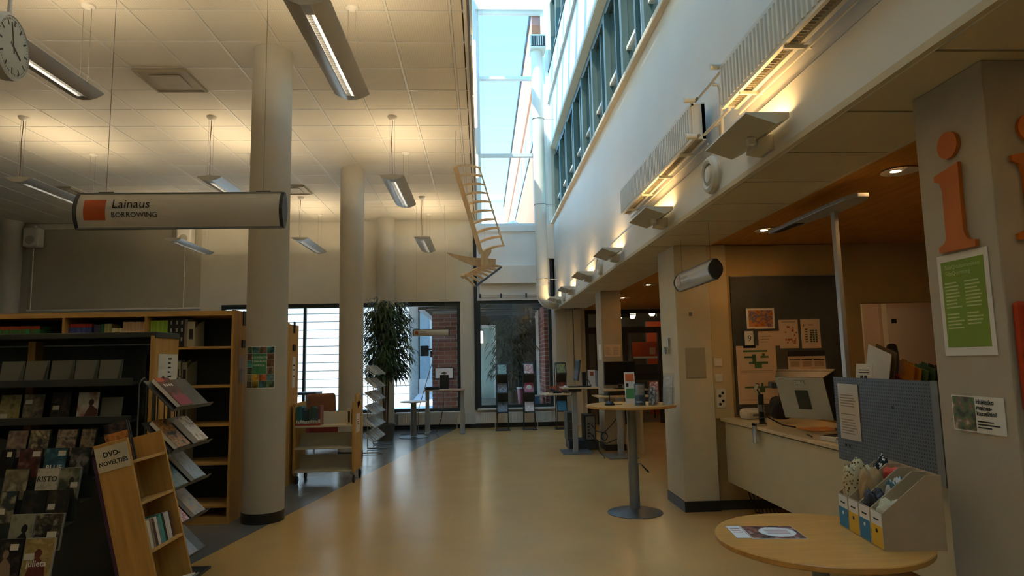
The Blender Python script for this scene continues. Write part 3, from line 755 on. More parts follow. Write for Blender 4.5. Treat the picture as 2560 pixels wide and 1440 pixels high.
row(-3.28, 6.58, z3, 7, .028, .24, .19, ['2f6d4a', '3d8a52', '2f5f7d', '35536b', '55806b'], 'green or blue book on the third shelf behind the wire stand', 'books on the third shelf of the long bookcase')
magbox(-3.02, 6.68, z3+.001, 'beige magazine file on the third shelf of the long bookcase', .06, .24, 'a39a7c')
magbox(-2.94, 6.68, z3+.001, 'brown magazine file on the third shelf of the long bookcase', .05, .24, '7b6c53')
z4 = .583
row(-3.2, 6.58, z4, 4, .028, .23, .19, ['4c8a3f', '60a04a', '3c7a48'], 'green book on the fourth shelf behind the wire stand', 'books on the fourth shelf of the long bookcase')
magbox(-3.04, 6.68, z4+.001, 'pale magazine file on the fourth shelf of the long bookcase', .06, .25, 'c4bda4')
magbox(-2.96, 6.68, z4+.001, 'grey magazine file on the fourth shelf of the long bookcase', .05, .24, '93907f')
row(-3.2, 6.58, .18, 5, .04, .25, .19, ['d6d0bb', 'cfc6ad', '4f4a40'], 'white binder-like book on the lowest shelf behind the wire stand', 'books on the lowest shelf of the long bookcase')

# ---- film rack
def artmat(seed, cols):
    nm = 'cover_art_%d' % seed
    if nm in MATS: return MATS[nm]
    rnd = random.Random(seed)
    m = bpy.data.materials.new(nm); m.use_nodes = True; n = m.node_tree; b = n.nodes['Principled BSDF']; b.inputs['Roughness'].default_value = .3
    tc = n.nodes.new('ShaderNodeTexCoord'); mp = n.nodes.new('ShaderNodeMapping'); mp.inputs['Location'].default_value = (rnd.uniform(0, 40), rnd.uniform(0, 40), rnd.uniform(0, 40))
    nz = n.nodes.new('ShaderNodeTexNoise'); nz.inputs['Scale'].default_value = rnd.uniform(14, 26); nz.inputs['Detail'].default_value = 3
    rp = n.nodes.new('ShaderNodeValToRGB'); e = rp.color_ramp.elements
    e[0].position = .36; e[1].position = .66; e[0].color = lin(cols[0]); e[1].color = lin(cols[-1])
    for k in range(1, len(cols)-1):
        q = e.new(.36+.30*k/(len(cols)-1)); q.color = lin(cols[k])
    n.links.new(tc.outputs['Object'], mp.inputs[0]); n.links.new(mp.outputs[0], nz.inputs[0]); n.links.new(nz.outputs[0], rp.inputs[0]); n.links.new(rp.outputs[0], b.inputs['Base Color'])
    MATS[nm] = m
    return m
M_case = mat('dvd_case_black', '20211f', .35)
M_case2 = mat('dvd_case_clear', '9a988c', .3)
SEED = [100]
def dvd(x, y, z, w, h, cols, label, rx=-.14, rz=0.0, title=None, tcol='ink', sticker=(.2, .2), th=.016, case=None, cat='film case', name='film_case', group='film cases on the dark rack', blob=None, tz=.62):
    t = thing(name, label, cat, (x, y, z), group=group, rot=(rx, 0, rz))
    SEED[0] += 1
    B().box(-w/2, w/2, -th/2, th/2, 0, h).build('case', case or M_case, t, bevel=.002)
    cv = B().box(-w/2+.004, w/2-.003, -th/2-.0012, -th/2-.0002, .004, h-.004).build('cover', artmat(SEED[0], cols), t)
    if blob:
        # portrait silhouette: head and shoulders
        mm = mat('figure_'+blob, blob, .4); pts = []; rq = random.Random(SEED[0]); ox = rq.uniform(-.16, .16)*w; sk = rq.uniform(-.12, .12)*w
        for k in range(20):
            a = 2*PI*k/20; pts.append((ox+w*.115*math.cos(a)*(1+.15*math.sin(2*a+1)), h*.60+h*.12*math.sin(a)))
        B().prism(pts, 1, -th/2-.002, -th/2-.0013).build('figure_head', mm, t)
        B().prism([(max(ox-w*.32, -w*.46), h*.04), (min(ox+w*.32, w*.46), h*.04), (min(ox+w*.24+sk, w*.46), h*.34), (ox+w*.06, h*.49), (ox-w*.07, h*.49), (max(ox-w*.26+sk, -w*.46), h*.30)], 1, -th/2-.002, -th/2-.0013).build('figure_shoulders', mm, t)
    if sticker: B().box(-w/2+w*sticker[0], -w/2+w*(sticker[0]+.34), -th/2-.0026, -th/2-.0021, h*sticker[1], h*(sticker[1]+.16)).build('sticker', mat('sticker', 'd5d0c0', .6), t)
    if title: text(title, h*.22, mat('title_'+tcol, {'ink': '1c1c1c', 'white': 'e8e4da', 'red': '9a2b22'}[tcol], .5), t, (0, -th/2-.003, h*tz), align='CENTER', bold=.02)
    return t
fr = thing('film_rack', 'dark metal film rack with birch end panel and stepped lower tiers', 'display rack', (-3.4, 5.1, 0), world=True)
B().box(-2.53, -2.505, 5.05, 5.46, 0, 1.76).build('end_panel', M_birch, fr, bevel=.003)
B().box(-5.0, -2.53, 5.40, 5.43, .05, 1.744).build('back_panel', M_backdark, fr)
B().box(-5.0, -2.49, 5.06, 5.44, 1.745, 1.79).build('top_cap', M_dvdmetal, fr, bevel=.006)
B().box(-3.60, -3.545, 5.30, 5.40, .05, 1.74).build('upright', M_birch, fr)
B().box(-2.66, -2.64, 5.22, 5.40, .3, 1.62).build('post', M_dvdmetal, fr)
B().box(-2.58, -2.545, 5.30, 5.40, .05, 1.62).build('post', M_dvdmetal, fr)
for z in (1.442, 1.168):
    B().box(-5.0, -2.60, 4.96, 5.36, z-.05, z-.03).build('shelf_plate', M_dvdmetal, fr)
    B().box(-5.0, -2.60, 4.94, 4.965, z-.055, z).build('shelf_lip', M_dvdmetal, fr, bevel=.004)
B().box(-5.0, -2.58, 5.38, 5.395, 1.70, 1.71).build('rod', M_steel, fr)
YK = [4.45-.15*k for k in range(6)]; ZK = [1.128, 1.025, .922, .815, .714, .617]
st = [(5.2, 0), (5.2, 1.0)]
for k in range(6):
    st += [(YK[k]+.09, ZK[k]-.10), (YK[k]+.09-.0, ZK[k]-.2)] if k else [(YK[0]+.09, 1.0), (YK[0]+.09, ZK[0]-.2)]
st += [(YK[5]-.06, ZK[5]-.205), (YK[5]-.06, 0)]
tier = [(5.2, 0), (5.2, .92)]
for k in range(6): tier += [(YK[k]+.10, ZK[k]-.07), (YK[k]+.10, ZK[k]-.205), (YK[k]-.03, ZK[k]-.212)]
tier += [(YK[5]-.05, ZK[5]-.215), (YK[5]-.05, 0)]
B().prism(tier, 0, -5.0, -2.445).build('stepped_body', M_dvdmetal, fr)
for k in range(6):
    B().box(-5.0, -2.44, YK[k]-.037, YK[k]-.031, ZK[k]-.212, ZK[k]-.192).build('tier_lip', mat('rack_lip', '4a504d', .4, .5), fr)
# empty acrylic-like supports on the top shelf, and covers on the second
for i, px in enumerate((-3.61, -3.43, -3.24, -3.06, -2.88)):
    t = thing('display_pocket', ['grey empty display pocket on the rack top shelf, %s' % s_ for s_ in ('by the birch upright', 'next to the one by the upright', 'the middle one', 'second from the end panel', 'nearest the end panel')][i], 'display pocket', (px+.03, 5.1, 1.413), group='grey display pockets', rot=(-.15, 0, 0))
    m = mat('pocket_grey', '6f7064', .5, var=.05)
    B().box(-.085, .085, .0, .004, 0, .172).build('back_plate', m, t)
    B().box(-.075, .075, -.05, 0, 0, .004).build('foot', m, t)
    B().prism([(-.045, 0), (.004, 0), (.004, .165), (-.005, .165)], 0, .075, .078).build('side_plate', m, t)
t = thing('display_pocket', 'grey empty display pocket on the second shelf of the film rack', 'display pocket', (-2.83, 5.1, 1.139), group='grey display pockets', rot=(-.15, 0, 0))
B().box(-.08, .08, 0, .004, 0, .16).build('back_plate', MATS['pocket_grey'], t); B().box(-.08, .08, -.05, 0, 0, .004).build('foot', MATS['pocket_grey'], t)
dvd(-3.56, 5.08, 1.14, .155, .195, ['8b8256', 'a39a6a', '6f6a46'], 'yellowish film case with a small figure on the second shelf', sticker=(.1, .1))
dvd(-3.39, 5.08, 1.14, .155, .195, ['8f8870', '6d6450', '4c4c55'], 'beige and grey film case with a pale sticker on the second shelf', sticker=(.1, .62))
dvd(-3.19, 5.08, 1.14, .14, .205, ['1b1a1a', '26211f', '4a3a30'], 'black film case with white lettering and blue top on the second shelf', sticker=(.1, .35))
dvd(-2.99, 5.08, 1.14, .16, .205, ['d8d2c4', 'c9bfae', 'a56a52'], 'white film case with a brown robed figure on the second shelf', sticker=None, blob='5a3a30')
DR = [
 (0, -3.076, 0.132, ['5e4a48', '7d6a60', '8f8672'], 'dull rose film case', dict(sticker=(.15, .1))), (0, -2.936, 0.130, ['8c8268', '4d473c', 'a79d80'], 'half dark half tan film case with a face', dict(blob='3a352c')),
 (0, -2.760, 0.130, ['5f4a42', 'a09078', '39322c'], 'brown film case with several faces', dict(sticker=(.4, .12))), (0, -2.623, 0.095, ['2c2622', '8f7d62', '54463a'], 'narrow film case with sepia picture', dict(sticker=(.1, .1))),
 (1, -3.032, 0.085, ['17171a', '222226'], 'black film case with vertical pale lettering', dict(sticker=(.5, .75))), (1, -2.888, 0.140, ['2d1f1f', '542a2a', '7f6a60'], 'dark film case with two people in red', dict(blob='5e2624', sticker=(.6, .75))),
 (1, -2.730, 0.138, ['1f4652', '2a5a68', '4d8290'], 'blue film case with white title', dict(title='BLUE', tcol='white', tz=.32, sticker=(.6, .75))), (1, -2.580, 0.120, ['1a1b1d', '30302e', '77746a'], 'black film case with a pale figure', dict(blob='74716a', sticker=(.1, .05))),
 (2, -2.863, 0.146, ['8f866c', '6b6048', 'b3a98a'], 'beige film case of small pictures', dict(sticker=(.1, .1))), (2, -2.676, 0.135, ['b5ae98', 'c9c2ac', 'a0987f'], 'pale film case with big black capitals', dict(title='RISTO', tcol='ink', tz=.6, sticker=None, case=M_case2)),
 (2, -2.545, 0.125, ['3a3f33', '6d7058', '96957c'], 'mossy green film case with a dark figure', dict(blob='1f231e', sticker=(.6, .4), case=M_case2)),
 (3, -2.798, 0.090, ['2b4a52', '3b3a34', 'a39c84'], 'teal and white film case', dict(sticker=(.1, .35))), (3, -2.651, 0.137, ['121413', '1d211e', '3f4638'], 'nearly black film case with a green glint', dict(sticker=(.5, .1), blob='3a3029')),
 (3, -2.517, 0.120, ['151615', '23211e', '4c463c'], 'black film case with a row of people', dict(sticker=(.1, .45))),
 (4, -2.609, 0.132, ['8b8872', '9d9a82', '7c7a66'], 'grey-green film case with a standing dark figure', dict(blob='1e1f1d', sticker=None, case=M_case2)), (4, -2.462, 0.152, ['5f5a4a', '27241f', '9c957c'], 'case with dark figure and pale text block', dict(blob='201d1a', sticker=(.5, .35), case=M_case2)),
 (5, -2.562, 0.126, ['161515', '231f1d', '4f453b'], 'black film case with a lit face', dict(blob='8a755f', sticker=(.5, .7))), (5, -2.411, 0.158, ['a8945c', '8d7a48', 'b9a56e'], 'yellow film case titled in white lower case', dict(title='julieta', tcol='white', tz=.28, blob='6a2b26', sticker=(.05, .45), case=M_case2)),
]
for k, x, w_, cols, l, kw in DR:
    dvd(x, YK[k]+.012, ZK[k]-.206, w_, .2, cols, l+' on tier %s of the film rack' % ('one', 'two', 'three', 'four', 'five', 'six')[k], rx=-.2, **kw)
# spine-on cases at the end of tier four
for i in range(3):
    dvd(-2.575+.0, YK[3]+.05+.017*i, ZK[3]-.2, .135, .19, ['7a6f5c', '8a6a52', '94886e'], 'film case stored edge-on at the end of tier four, %s' % ('front one', 'middle one', 'rear one')[i], rx=0, rz=PI/2*.0, sticker=None, case=M_case2) if False else None
# notice on the rack end
nt_ = thing('paper_notice', 'white printed notice standing by the birch end of the film rack', 'notice', (-2.50, 5.25, 1.30), world=True)
B().box(-2.5045, -2.501, 5.13, 5.44, 1.37, 1.62).build('sheet', M_paper, nt_)
for i in range(6):
    B().box(-2.5008, -2.5000, 5.28, 5.28+random.uniform(.03, .06), 1.59-.035*i-.012, 1.59-.035*i).build('print_line', M_ink, nt_)

# ---- leaning shelf with the DVD-NOVELTIES sign
NSX, NST = -1.955, .245
ns = thing('novelty_stand', 'narrow leaning birch shelf with a printed sign on its side', 'shelf', (NSX, 4.215, .045), rot=(0, -NST, 0))
M_purple = mat('purple_felt', '4a2f45', .9, var=.1)
HX, HY, HZ = .10, .215, 1.07
for s_ in (-1, 1): B().box(-HX, HX, s_*HY-(.018 if s_ > 0 else 0), s_*HY+(.018 if s_ < 0 else 0), 0, HZ).build('side_panel', M_birch, ns, bevel=.003)
B().box(-HX-.02, -HX, -HY, HY, 0, HZ-.06).build('back_felt', M_purple, ns)
B().box(-HX, -HX+.012, -HY+.018, HY-.018, .02, HZ-.02).build('back_panel', M_birch, ns)
for z in (.12, .395, .68, .93): B().box(-HX+.012, HX-.002, -HY+.018, HY-.018, z-.018, z).build('shelf', M_birchx, ns, bevel=.002)
B().prism([(-HX-.02, 0), (HX, 0), (HX, -.0712), (-HX-.02, -.0163)], 1, -HY, HY).build('foot', M_black, ns)
sg = B().box(-HX+.004, HX-.004, -HY-.003, -HY-.0005, HZ-.165, HZ-.02).build('sign_sheet', mat('sign_paper', 'cfc4a8', .7), ns)
text('DVD-', .042, M_ink, sg, (0, -HY-.0045, HZ-.082), align='CENTER', bold=.025); text('NOVELTIES', .034, M_ink, sg, (0, -HY-.0045, HZ-.130), align='CENTER', bold=.025)
nR = Matrix.Rotation(-NST, 4, 'Y')
def on_ns(x, y, z): return tuple(Vector((NSX, 4.215, .045))+nR @ Vector((x, y, z)))
cols8 = ['d6d0c0', '8a7a66', '5a3a30', 'd9d2c4', '6b8a98', '35a08a', '2c2a33', 'cfc4b8', 'd8d4cc', '5a2f2c']
yy = -.17
for i, c in enumerate(cols8):
    wv = random.uniform(.026, .034)
    o = book(*on_ns(.02, yy+wv/2, .396), wv*.95, .13, .155+random.uniform(0, .02), c, 'small book with %s spine in the row on the leaning shelf' % ('cream', 'taupe', 'dark brown', 'pale beige', 'grey-blue', 'turquoise', 'near black', 'pinkish white', 'bluish white', 'maroon')[i], 'small books on the leaning shelf', rz=PI/2)
    o.rotation_euler = (Matrix.Rotation(-NST, 4, 'Y') @ Matrix.Rotation(PI/2, 4, 'Z')).to_euler(); yy += wv
def lean_dvd(x, y, z, rz, cols, label, h=.19, **k):
    t = dvd(*on_ns(x, y, z), .135, h, cols, label, group='film cases on the leaning shelf', **k)
    t.rotation_euler = (Matrix.Rotation(-NST, 4, 'Y') @ Matrix.Rotation(rz, 4, 'Z')).to_euler(); return t
lean_dvd(.02, -.165, .931, 0.15, ['b5632c', 'd98a45', '4a2f24'], 'orange film case upright on the top of the leaning shelf')
lean_dvd(.01, -.165, .681, 0.1, ['1c1b1a', '3a3a30', '6b6a58'], 'black patterned film case upright on the second board of the leaning shelf', sticker=None)
lean_dvd(.005, -.128, .931, .0, ['17161a', '2c2630', '6a5048'], 'black film case with faces rising above the top of the leaning shelf', h=.245)
lean_dvd(.005, -.105, .931, .0, ['1d2338', '8a6a50', '2c3a58'], 'dark blue film case rising above the top of the leaning shelf', h=.24)
t = thing('loose_folder', 'grey plastic folder lying on the lowest board of the leaning shelf', 'folder', on_ns(.03, 0.0, .1205), rot=(0, -NST, 0))
B().box(-.06, .12, -.19, .19, 0, .006).build('cover', mat('folder_grey', '8f8f8c', .3), t); B().box(-.06, .10, -.185, .18, .006, .014).build('sheets', M_paper, t)

# ---- wire display stand with five tilted trays
ws = thing('wire_display_stand', 'grey metal display stand with five tilted book trays', 'display stand', (-2.27, 4.83, 0), world=True)
M_wst = mat('stand_grey', '5d5f5c', .4, .5, var=.05)
ZF = [1.225, .945, .685, .43, .17]
wsx = lambda x: x+.07
for z in ZF:
    B().add([(-2.305, 4.53, z+.2), (-2.305, 5.14, z+.2), (-2.105, 5.14, z), (-2.105, 4.53, z), (-2.308, 4.53, z+.194), (-2.308, 5.14, z+.194), (-2.108, 5.14, z-.006), (-2.108, 4.53, z-.006)], [(0, 1, 2, 3), (7, 6, 5, 4), (0, 4, 5, 1), (1, 5, 6, 2), (2, 6, 7, 3), (3, 7, 4, 0)]).build('tray', M_wst, ws)
    B().add([(-2.108, 4.53, z-.006), (-2.108, 5.14, z-.006), (-2.080, 5.14, z+.022), (-2.080, 4.53, z+.022), (-2.104, 4.53, z-.008), (-2.104, 5.14, z-.008), (-2.076, 5.14, z+.02), (-2.076, 4.53, z+.02)], [(0, 1, 2, 3), (7, 6, 5, 4), (0, 4, 5, 1), (1, 5, 6, 2), (2, 6, 7, 3), (3, 7, 4, 0)]).build('tray_lip', M_wst, ws)
for y in (4.72, 4.95): B().box(-2.33, -2.315, y-.014, y+.014, .02, 1.40).build('post', M_wst, ws)
B().box(-2.435, -2.07, 4.50, 5.17, 0.001, .02).build('base_plate', M_dkgrey, ws, bevel=.004)
for y in (4.56, 4.82, 5.08):
    B().tube([(-2.32, y-.05, .02), (-2.32, y-.05, 1.40), (-2.315, y-.04, 1.43), (-2.315, y, 1.45), (-2.315, y+.04, 1.43), (-2.32, y+.05, 1.40), (-2.32, y+.05, .02)], .005, 6).build('wire_hoop', M_wst, ws, smooth=True)
tr = math.atan2(.2, .2)
def traybook(k, y, w_, h, th, cols, label, title=None, tcol='white'):
    # flat on the tray: cover normal points up and towards +X
    z = ZF[k]
    t = thing('display_book', label, 'book', (-2.178+.012+.07, y, z+.012), group='books on the wire display stand', rot=(0, 0, 0))
    # local axes: e1 along +Y (width), e2 up the slope, e3 normal
    e1 = Vector((0, 1, 0)); e2 = Vector((-.7071, 0, .7071)); e3 = e1.cross(e2)
    R3 = Matrix((e1, e2, e3)).transposed()
    t.rotation_euler = R3.to_euler()
    SEED[0] += 1
    B().box(-w_/2, w_/2, 0, h, .001, th-.002).build('pages', M_paper, t)
    B().box(-w_/2-.002, w_/2+.002, -.002, h+.002, th-.002, th).build('cover', artmat(SEED[0], cols), t)
    B().box(-w_/2-.002, w_/2+.002, -.002, h+.002, 0, .001).build('back_cover', artmat(SEED[0], cols), t)
    if title: text(title, .03, mat('title_'+tcol, 'e8e4da', .5), t, (0, h*.6, th+.0006), rot=(0, 0, 0), align='CENTER')
    return t
traybook(0, 4.68, .2, .26, .03, ['2e2624', '4a2a28', '8a2f42'], 'dark red and black book with four white ovals on the top tray')
t = [o for o in COL.objects if o.get('label', '').startswith('dark red and black book')][0]
for i in range(4): B().lathe([(.012, 0), (.012, .0008)], 12, (-.055+.035*i, .19, .0303)).build('oval', M_paper, t)
B().box(-.098, .098, .0, .09, .0303, .0308).build('magenta_block', mat('magenta', '9a2f4a', .5), t)
B().box(-.10, -.0, .225, .262, .0303, .0310).build('orange_flap', mat('orange_flap', 'd2602c', .5), t)
traybook(1, 4.66, .19, .25, .03, ['2c2a20', 'b87a3a', '6a4a22', 'd0904a'], 'book with brown sunset picture on the second tray')
traybook(1, 4.95, .17, .23, .04, ['d8d2c6', 'e2ddd2', '8a6a58'], 'white book with a brown flower drawing on the second tray', 'sisko', 'white')
traybook(2, 4.66, .19, .24, .02, ['3a5a5c', '567a7c', '2c4446'], 'grey-green book with a bird on the third tray')
traybook(2, 4.93, .18, .24, .03, ['7f9aa8', '93abb8', '6a8796'], 'pale blue book on the third tray')
traybook(3, 4.70, .19, .24, .02, ['d8d0c8', 'c04a42', 'e8e0d8'], 'white book with red swirl on the fourth tray')
traybook(3, 4.95, .18, .24, .03, ['7a746c', '8f8a80', 'b08a5a'], 'grey book with brown edge on the fourth tray')
traybook(4, 4.85, .2, .24, .02, ['8a94a8', '98a2b4', '7d879a'], 'plain lavender-blue book on the lowest tray')

# ---- poster taped round the first column
po = thing('poster', 'poster with green title panel in a collage of nature pictures on the column', 'poster', (-2.185, 6.665, 1.29))
def cyl_patch(b, a0, a1, z0, z1, r, n=6):
    for i in range(n):
        t0 = a0+(a1-a0)*i/n; t1 = a0+(a1-a0)*(i+1)/n
        b.quad((r*math.sin(t0), -r*math.cos(t0), z0), (r*math.sin(t1), -r*math.cos(t1), z0), (r*math.sin(t1), -r*math.cos(t1), z1), (r*math.sin(t0), -r*math.cos(t0), z1))
    return b
a_c = math.atan2(-.02+.33*0, 1)-.34
A0, A1_ = -.86+.34*.35, .62+.1
PW = A1_-A0
cyl_patch(B(), A0, A1_, 0, .415, .2030, 14).build('sheet', M_paper, po)
grid = [['5f7a5a', '4a7a78', '8a6a58', '3a7a72'], ['6a3a3a', None, None, '7a5040'], ['3f8a8a', None, None, '6a4a3a'], ['3a4a38', None, None, '8a6a5a'], ['8a8068', 'c09a3a', 'b8603a', '6f9a98'], ['4a4030', '8a7a30', '3a6a70', '5a7a50']]
for r_ in range(6):
    for c_ in range(4):
        g_ = grid[r_][c_]
        if g_ is None: continue
        SEED[0] += 1
        base = lin(g_)
        hexs = g_
        z1 = .41-r_*.0675; cyl_patch(B(), A0+.02+PW*.97*c_/4, A0+.02+PW*.97*(c_+1)/4-.012, z1-.064, z1, .2036, 4).build('picture', artmat(SEED[0], ['%02x%02x%02x' % tuple(max(0, int(int(g_[i:i+2], 16)*f)) for i in (0, 2, 4)) for f in (.55, 1.0, 1.25)]), po)
cyl_patch(B(), A0+.02+PW*.97*.25, A0+.02+PW*.97*.75-.012, .41-4*.0675+.003, .41-.0675, .2038, 6).build('title_panel', mat('poster_green', '3f8a5c', .6), po)
def bent_text(s, size, zc, ac, m, parent, r):
    o = text(s, 1.0, m, parent, (0, 0, 0), align='CENTER', rot=(0, 0, 0)); me = o.data
    for v in me.vertices:
        a = ac+v.co.x*size/r; zz = zc+v.co.y*size; v.co = (r*math.sin(a), -r*math.cos(a), zz)
    o.scale = (1, 1, 1)
    return o
M_wt = mat('title_white', 'e8e4da', .5)
ac = A0+.02+PW*.97*.5-.006
for s_, z_ in (('LUONNON', .295), ('VARA-ALAN', .258), ('E-KIRJOJA', .220)):
    bent_text(s_, .031 if s_ == 'LUONNON' else .026, z_, ac, M_wt, po, .2041)

# ---- hanging sign
def lens_sign(name, label, loc, rz, L, H, wires, zceil, D=.055):
    t = thing(name, label, 'sign', loc, rz)
    fr_ = []
    for k in range(9):
        u = -1+2*k/8; fr_.append((-D*(1-u*u*.75), H/2*u))
    bk = [(-x, z) for x, z in reversed(fr_)]
    B().prism(fr_+bk, 0, -L/2+.012, L/2-.012).build('panel', mat('sign_face', 'cfc8bb', .4, var=.01), t, smooth=True)
    for s_ in (-1, 1):
        B().prism([(x*1.12, z*1.03) for x, z in fr_+bk], 0, s_*L/2-.012, s_*L/2+.012).build('end_cap', M_dkgrey, t)
    for z in (-1, 1): B().box(-L/2, L/2, -.02, .02, z*H/2-.004, z*H/2+.006).build('edge_rail', M_gmetal, t)
    for x in wires:
        B().tube([(x, 0, H/2), (x, 0, zceil-loc[2])], .002, 5).build('wire', M_wire, t)
        B().tube([(x-.05, 0, H/2+.012), (x+.05, 0, H/2+.012)], .006, 6).build('hanger', M_dkgrey, t)
    return t
sgn = lens_sign('hanging_sign', 'long hanging white sign with an orange square reading Lainaus', (-2.078, 4.5, 2.598), 0, 1.39, .245, (-.52, .555), ZC)
def sq(parent, cx, w_, z0, z1, y, m, name='orange_square'):
    return B().box(cx-w_/2, cx+w_/2, y-.001, y+.001, z0, z1).build(name, m, parent, bevel=.006)
def curvy(o, D, H, sign=-1):
    # wrap a flat print on the lens face
    me = o.data
M_orange = mat('sign_orange', 'c4561f', .5, var=.03)
def lens_print(parent, H, D, side, k=1.0):
    # curved orange square that follows the face
    b = B(); n = 8; x0, x1 = (-.695+.058)*k, (-.695+.205)*k; z0, z1 = -.07*k, .072*k
    for i in range(n):
        za = z0+(z1-z0)*i/n; zb = z0+(z1-z0)*(i+1)/n
        ya = (D*(1-(za*2/H)**2*.75)+.0012)*side; yb_ = (D*(1-(zb*2/H)**2*.75)+.0012)*side
        b.quad((x0, ya, za), (x1, ya, za), (x1, yb_, zb), (x0, yb_, zb))
    b.build('orange_square', M_orange, parent)
    for s_, size, zz, xx in (('Lainaus', .088, .012, -.695+.245), ('BORROWING', .050, -.052, -.695+.243)):
        size, zz, xx = size*k, zz*k, xx*k
        o = text(s_, 1.0, M_ink, parent, (0, 0, 0), rot=(0, 0, 0)); me = o.data
        wmax = max(v.co.x for v in me.vertices)
        for v in me.vertices:
            x, z = v.co.x*size, zz+v.co.y*size
            X = xx+x if side < 0 else xx+wmax*size-x
            v.co = (X, (D*(1-(z*2/H)**2*.75)+.0042)*side, z)
        o.scale = (1, 1, 1); o.name = 'lettering'
lens_print(sgn, .245, .055, -1); lens_print(sgn, .245, .055, 1)
sg3 = lens_sign('hanging_sign', 'small hanging Lainaus sign before the window above the high desk', (-1.055, 13.5, 2.125), 0, .745, .135, (-.3, .3), ZC, .03)
lens_print(sg3, .135, .03, -1, .536)

# ---- clock
ck = thing('hanging_clock', 'round white station clock with black hands hanging under the ceiling', 'clock', (-2.965, 4.0, 3.545), rz=math.radians(101))
# local: face normal = -y
B().lathe([(.19, .04), (.208, .03), (.208, -.03), (.19, -.042), (.188, -.030)], 48, ax=1).build('rim', M_offwhite, ck, smooth=True)
B().lathe([(.186, -.032), (.186, -.035)], 48, ax=1).build('dial', mat('clock_dial', 'ddd8c6', .35), ck)
for k in range(60):
    a = 2*PI*k/60; big = k % 5 == 0; r0 = .135 if big else .165; R_ = Matrix.Rotation(-a, 3, 'Y')
    if big: B().obox(R_ @ Vector((0, -.0355, (r0+.175)/2)), (.006, .0008, (.175-r0)/2), R_).build('hour_mark', M_ink, ck)
mk = B()
for k in range(60):
    if k % 5:
        a = 2*PI*k/60; R_ = Matrix.Rotation(-a, 3, 'Y'); mk.obox(R_ @ Vector((0, -.0355, .172)), (.0015, .0008, .006), R_)
o = mk.build('minute_marks', M_ink, ck); o['kind'] = 'stuff'
for ang, L, w_ in ((math.radians(118), .10, .007), (math.radians(-14), .155, .005)):
    R_ = Matrix.Rotation(-ang+0, 3, 'Y').inverted() if False else Matrix.Rotation(ang, 3, 'Y')
    B().obox(R_ @ Vector((0, -.038, L/2-.02)), (w_, .001, L/2+.02), R_).build('hand', M_ink, ck)
B().tube([(0, 0, .2), (0, 0, ZC-3.545)], .012, 10).build('drop_rod', M_offwhite, ck)
B().lathe([(.188, -.0405), (.188, -.0408)], 40, ax=1).build('glass_cover', M_glass, ck)

# ---- wall loudspeakers and projection screen on the far wall
def speaker(x, z, label):
    t = thing('wall_loudspeaker', label, 'loudspeaker', (x, 14.78, z), group='white wall loudspeakers')
    B().box(-.17, .17, -.12, .12, 0, .44).build('cabinet', M_offwhite, t, bevel=.04)
    B().lathe([(.10, -.121), (.10, -.126), (.085, -.128)], 24, (0, 0, .15), 1).build('grille_disc', mat('speaker_grey', 'b0aa98', .6), t, smooth=True)
    B().box(-.03, .03, -.03, .06, .44, .50).build('bracket', M_offwhite, t)
    B().tube([(-.05, .10, 0), (-.05, .11, -1.4)], .012, 6).build('cable', M_offwhite, t)
speaker(-10.08, 4.26, 'white wall loudspeaker beside the thick corner column'); speaker(-6.72, 4.25, 'white wall loudspeaker below the borrowing sign')
scn = thing('projection_screen', 'wide grey roll-down projection screen above the long bookcase', 'screen', (-8.6, 14.9, 2.8), world=True)
B().box(-10.25, -6.44, 14.965, 14.97, 2.84, 4.7).build('fabric', mat('screen_grey', 'b9b19a', .8, var=.02), scn)
B().tube([(-10.26, 14.967, 2.84), (-6.42, 14.967, 2.84)], .025, 10).build('bottom_bar', M_white, scn)
B().box(-10.27, -6.40, 14.93, 14.995, 4.7, 4.82).build('casing', M_wall, scn)
# ================================================================== SERVICE DESK SIDE (RIGHT)
RX = (PI/2, 0, -PI/2)          # prints on faces that look towards -X
M_or = mat('letter_orange', 'c46a14', .6, var=.04)
M_or2 = mat('letter_edge', 'c9a070', .6)
# ---- big letter i, twice (left and front face of the pillar)
IP = [(2.481, 2.293), (2.625, 2.268), (2.626, 2.246), (2.594, 2.232), (2.584, 2.19), (2.587, 1.991), (2.598, 1.972), (2.633, 1.959), (2.632, 1.936), (2.431, 1.933), (2.429, 1.96), (2.453, 1.963), (2.472, 1.972), (2.486, 2.008), (2.486, 2.134)]
li = thing('letter_sign', 'big orange letter i on the pillar side facing the aisle', 'letter', (1.975, 2.53, 1.93), group='orange information letters', world=True)
B().prism(IP, 0, 1.962, 1.9785).build('stem', M_or, li)
B().lathe([(.057, 0), (.057, .0165)], 36, (1.962, 2.532, 2.379), 0).build('dot', M_or, li)
li2 = thing('letter_sign', 'second letter i on the darker front face of the pillar', 'letter', (2.2, 2.33, 1.93), group='orange information letters', world=True)
B().prism([(2.15+(2.53-y), z) for y, z in IP], 1, 2.320, 2.3345).build('stem', M_or, li2)
B().lathe([(.057, 0), (.057, .0145)], 36, (2.15, 2.320, 2.379), 1).build('dot', M_or, li2)
rp_ = thing('orange_sign_board', 'orange-red rounded sign board on the front face of the pillar', 'sign', (2.15, 2.33, 1.29), world=True)
B().box(1.995, 2.30, 2.300, 2.334, 1.29, 1.70).build('box', mat('panel_red', 'b5380f', .5), rp_, bevel=.015)
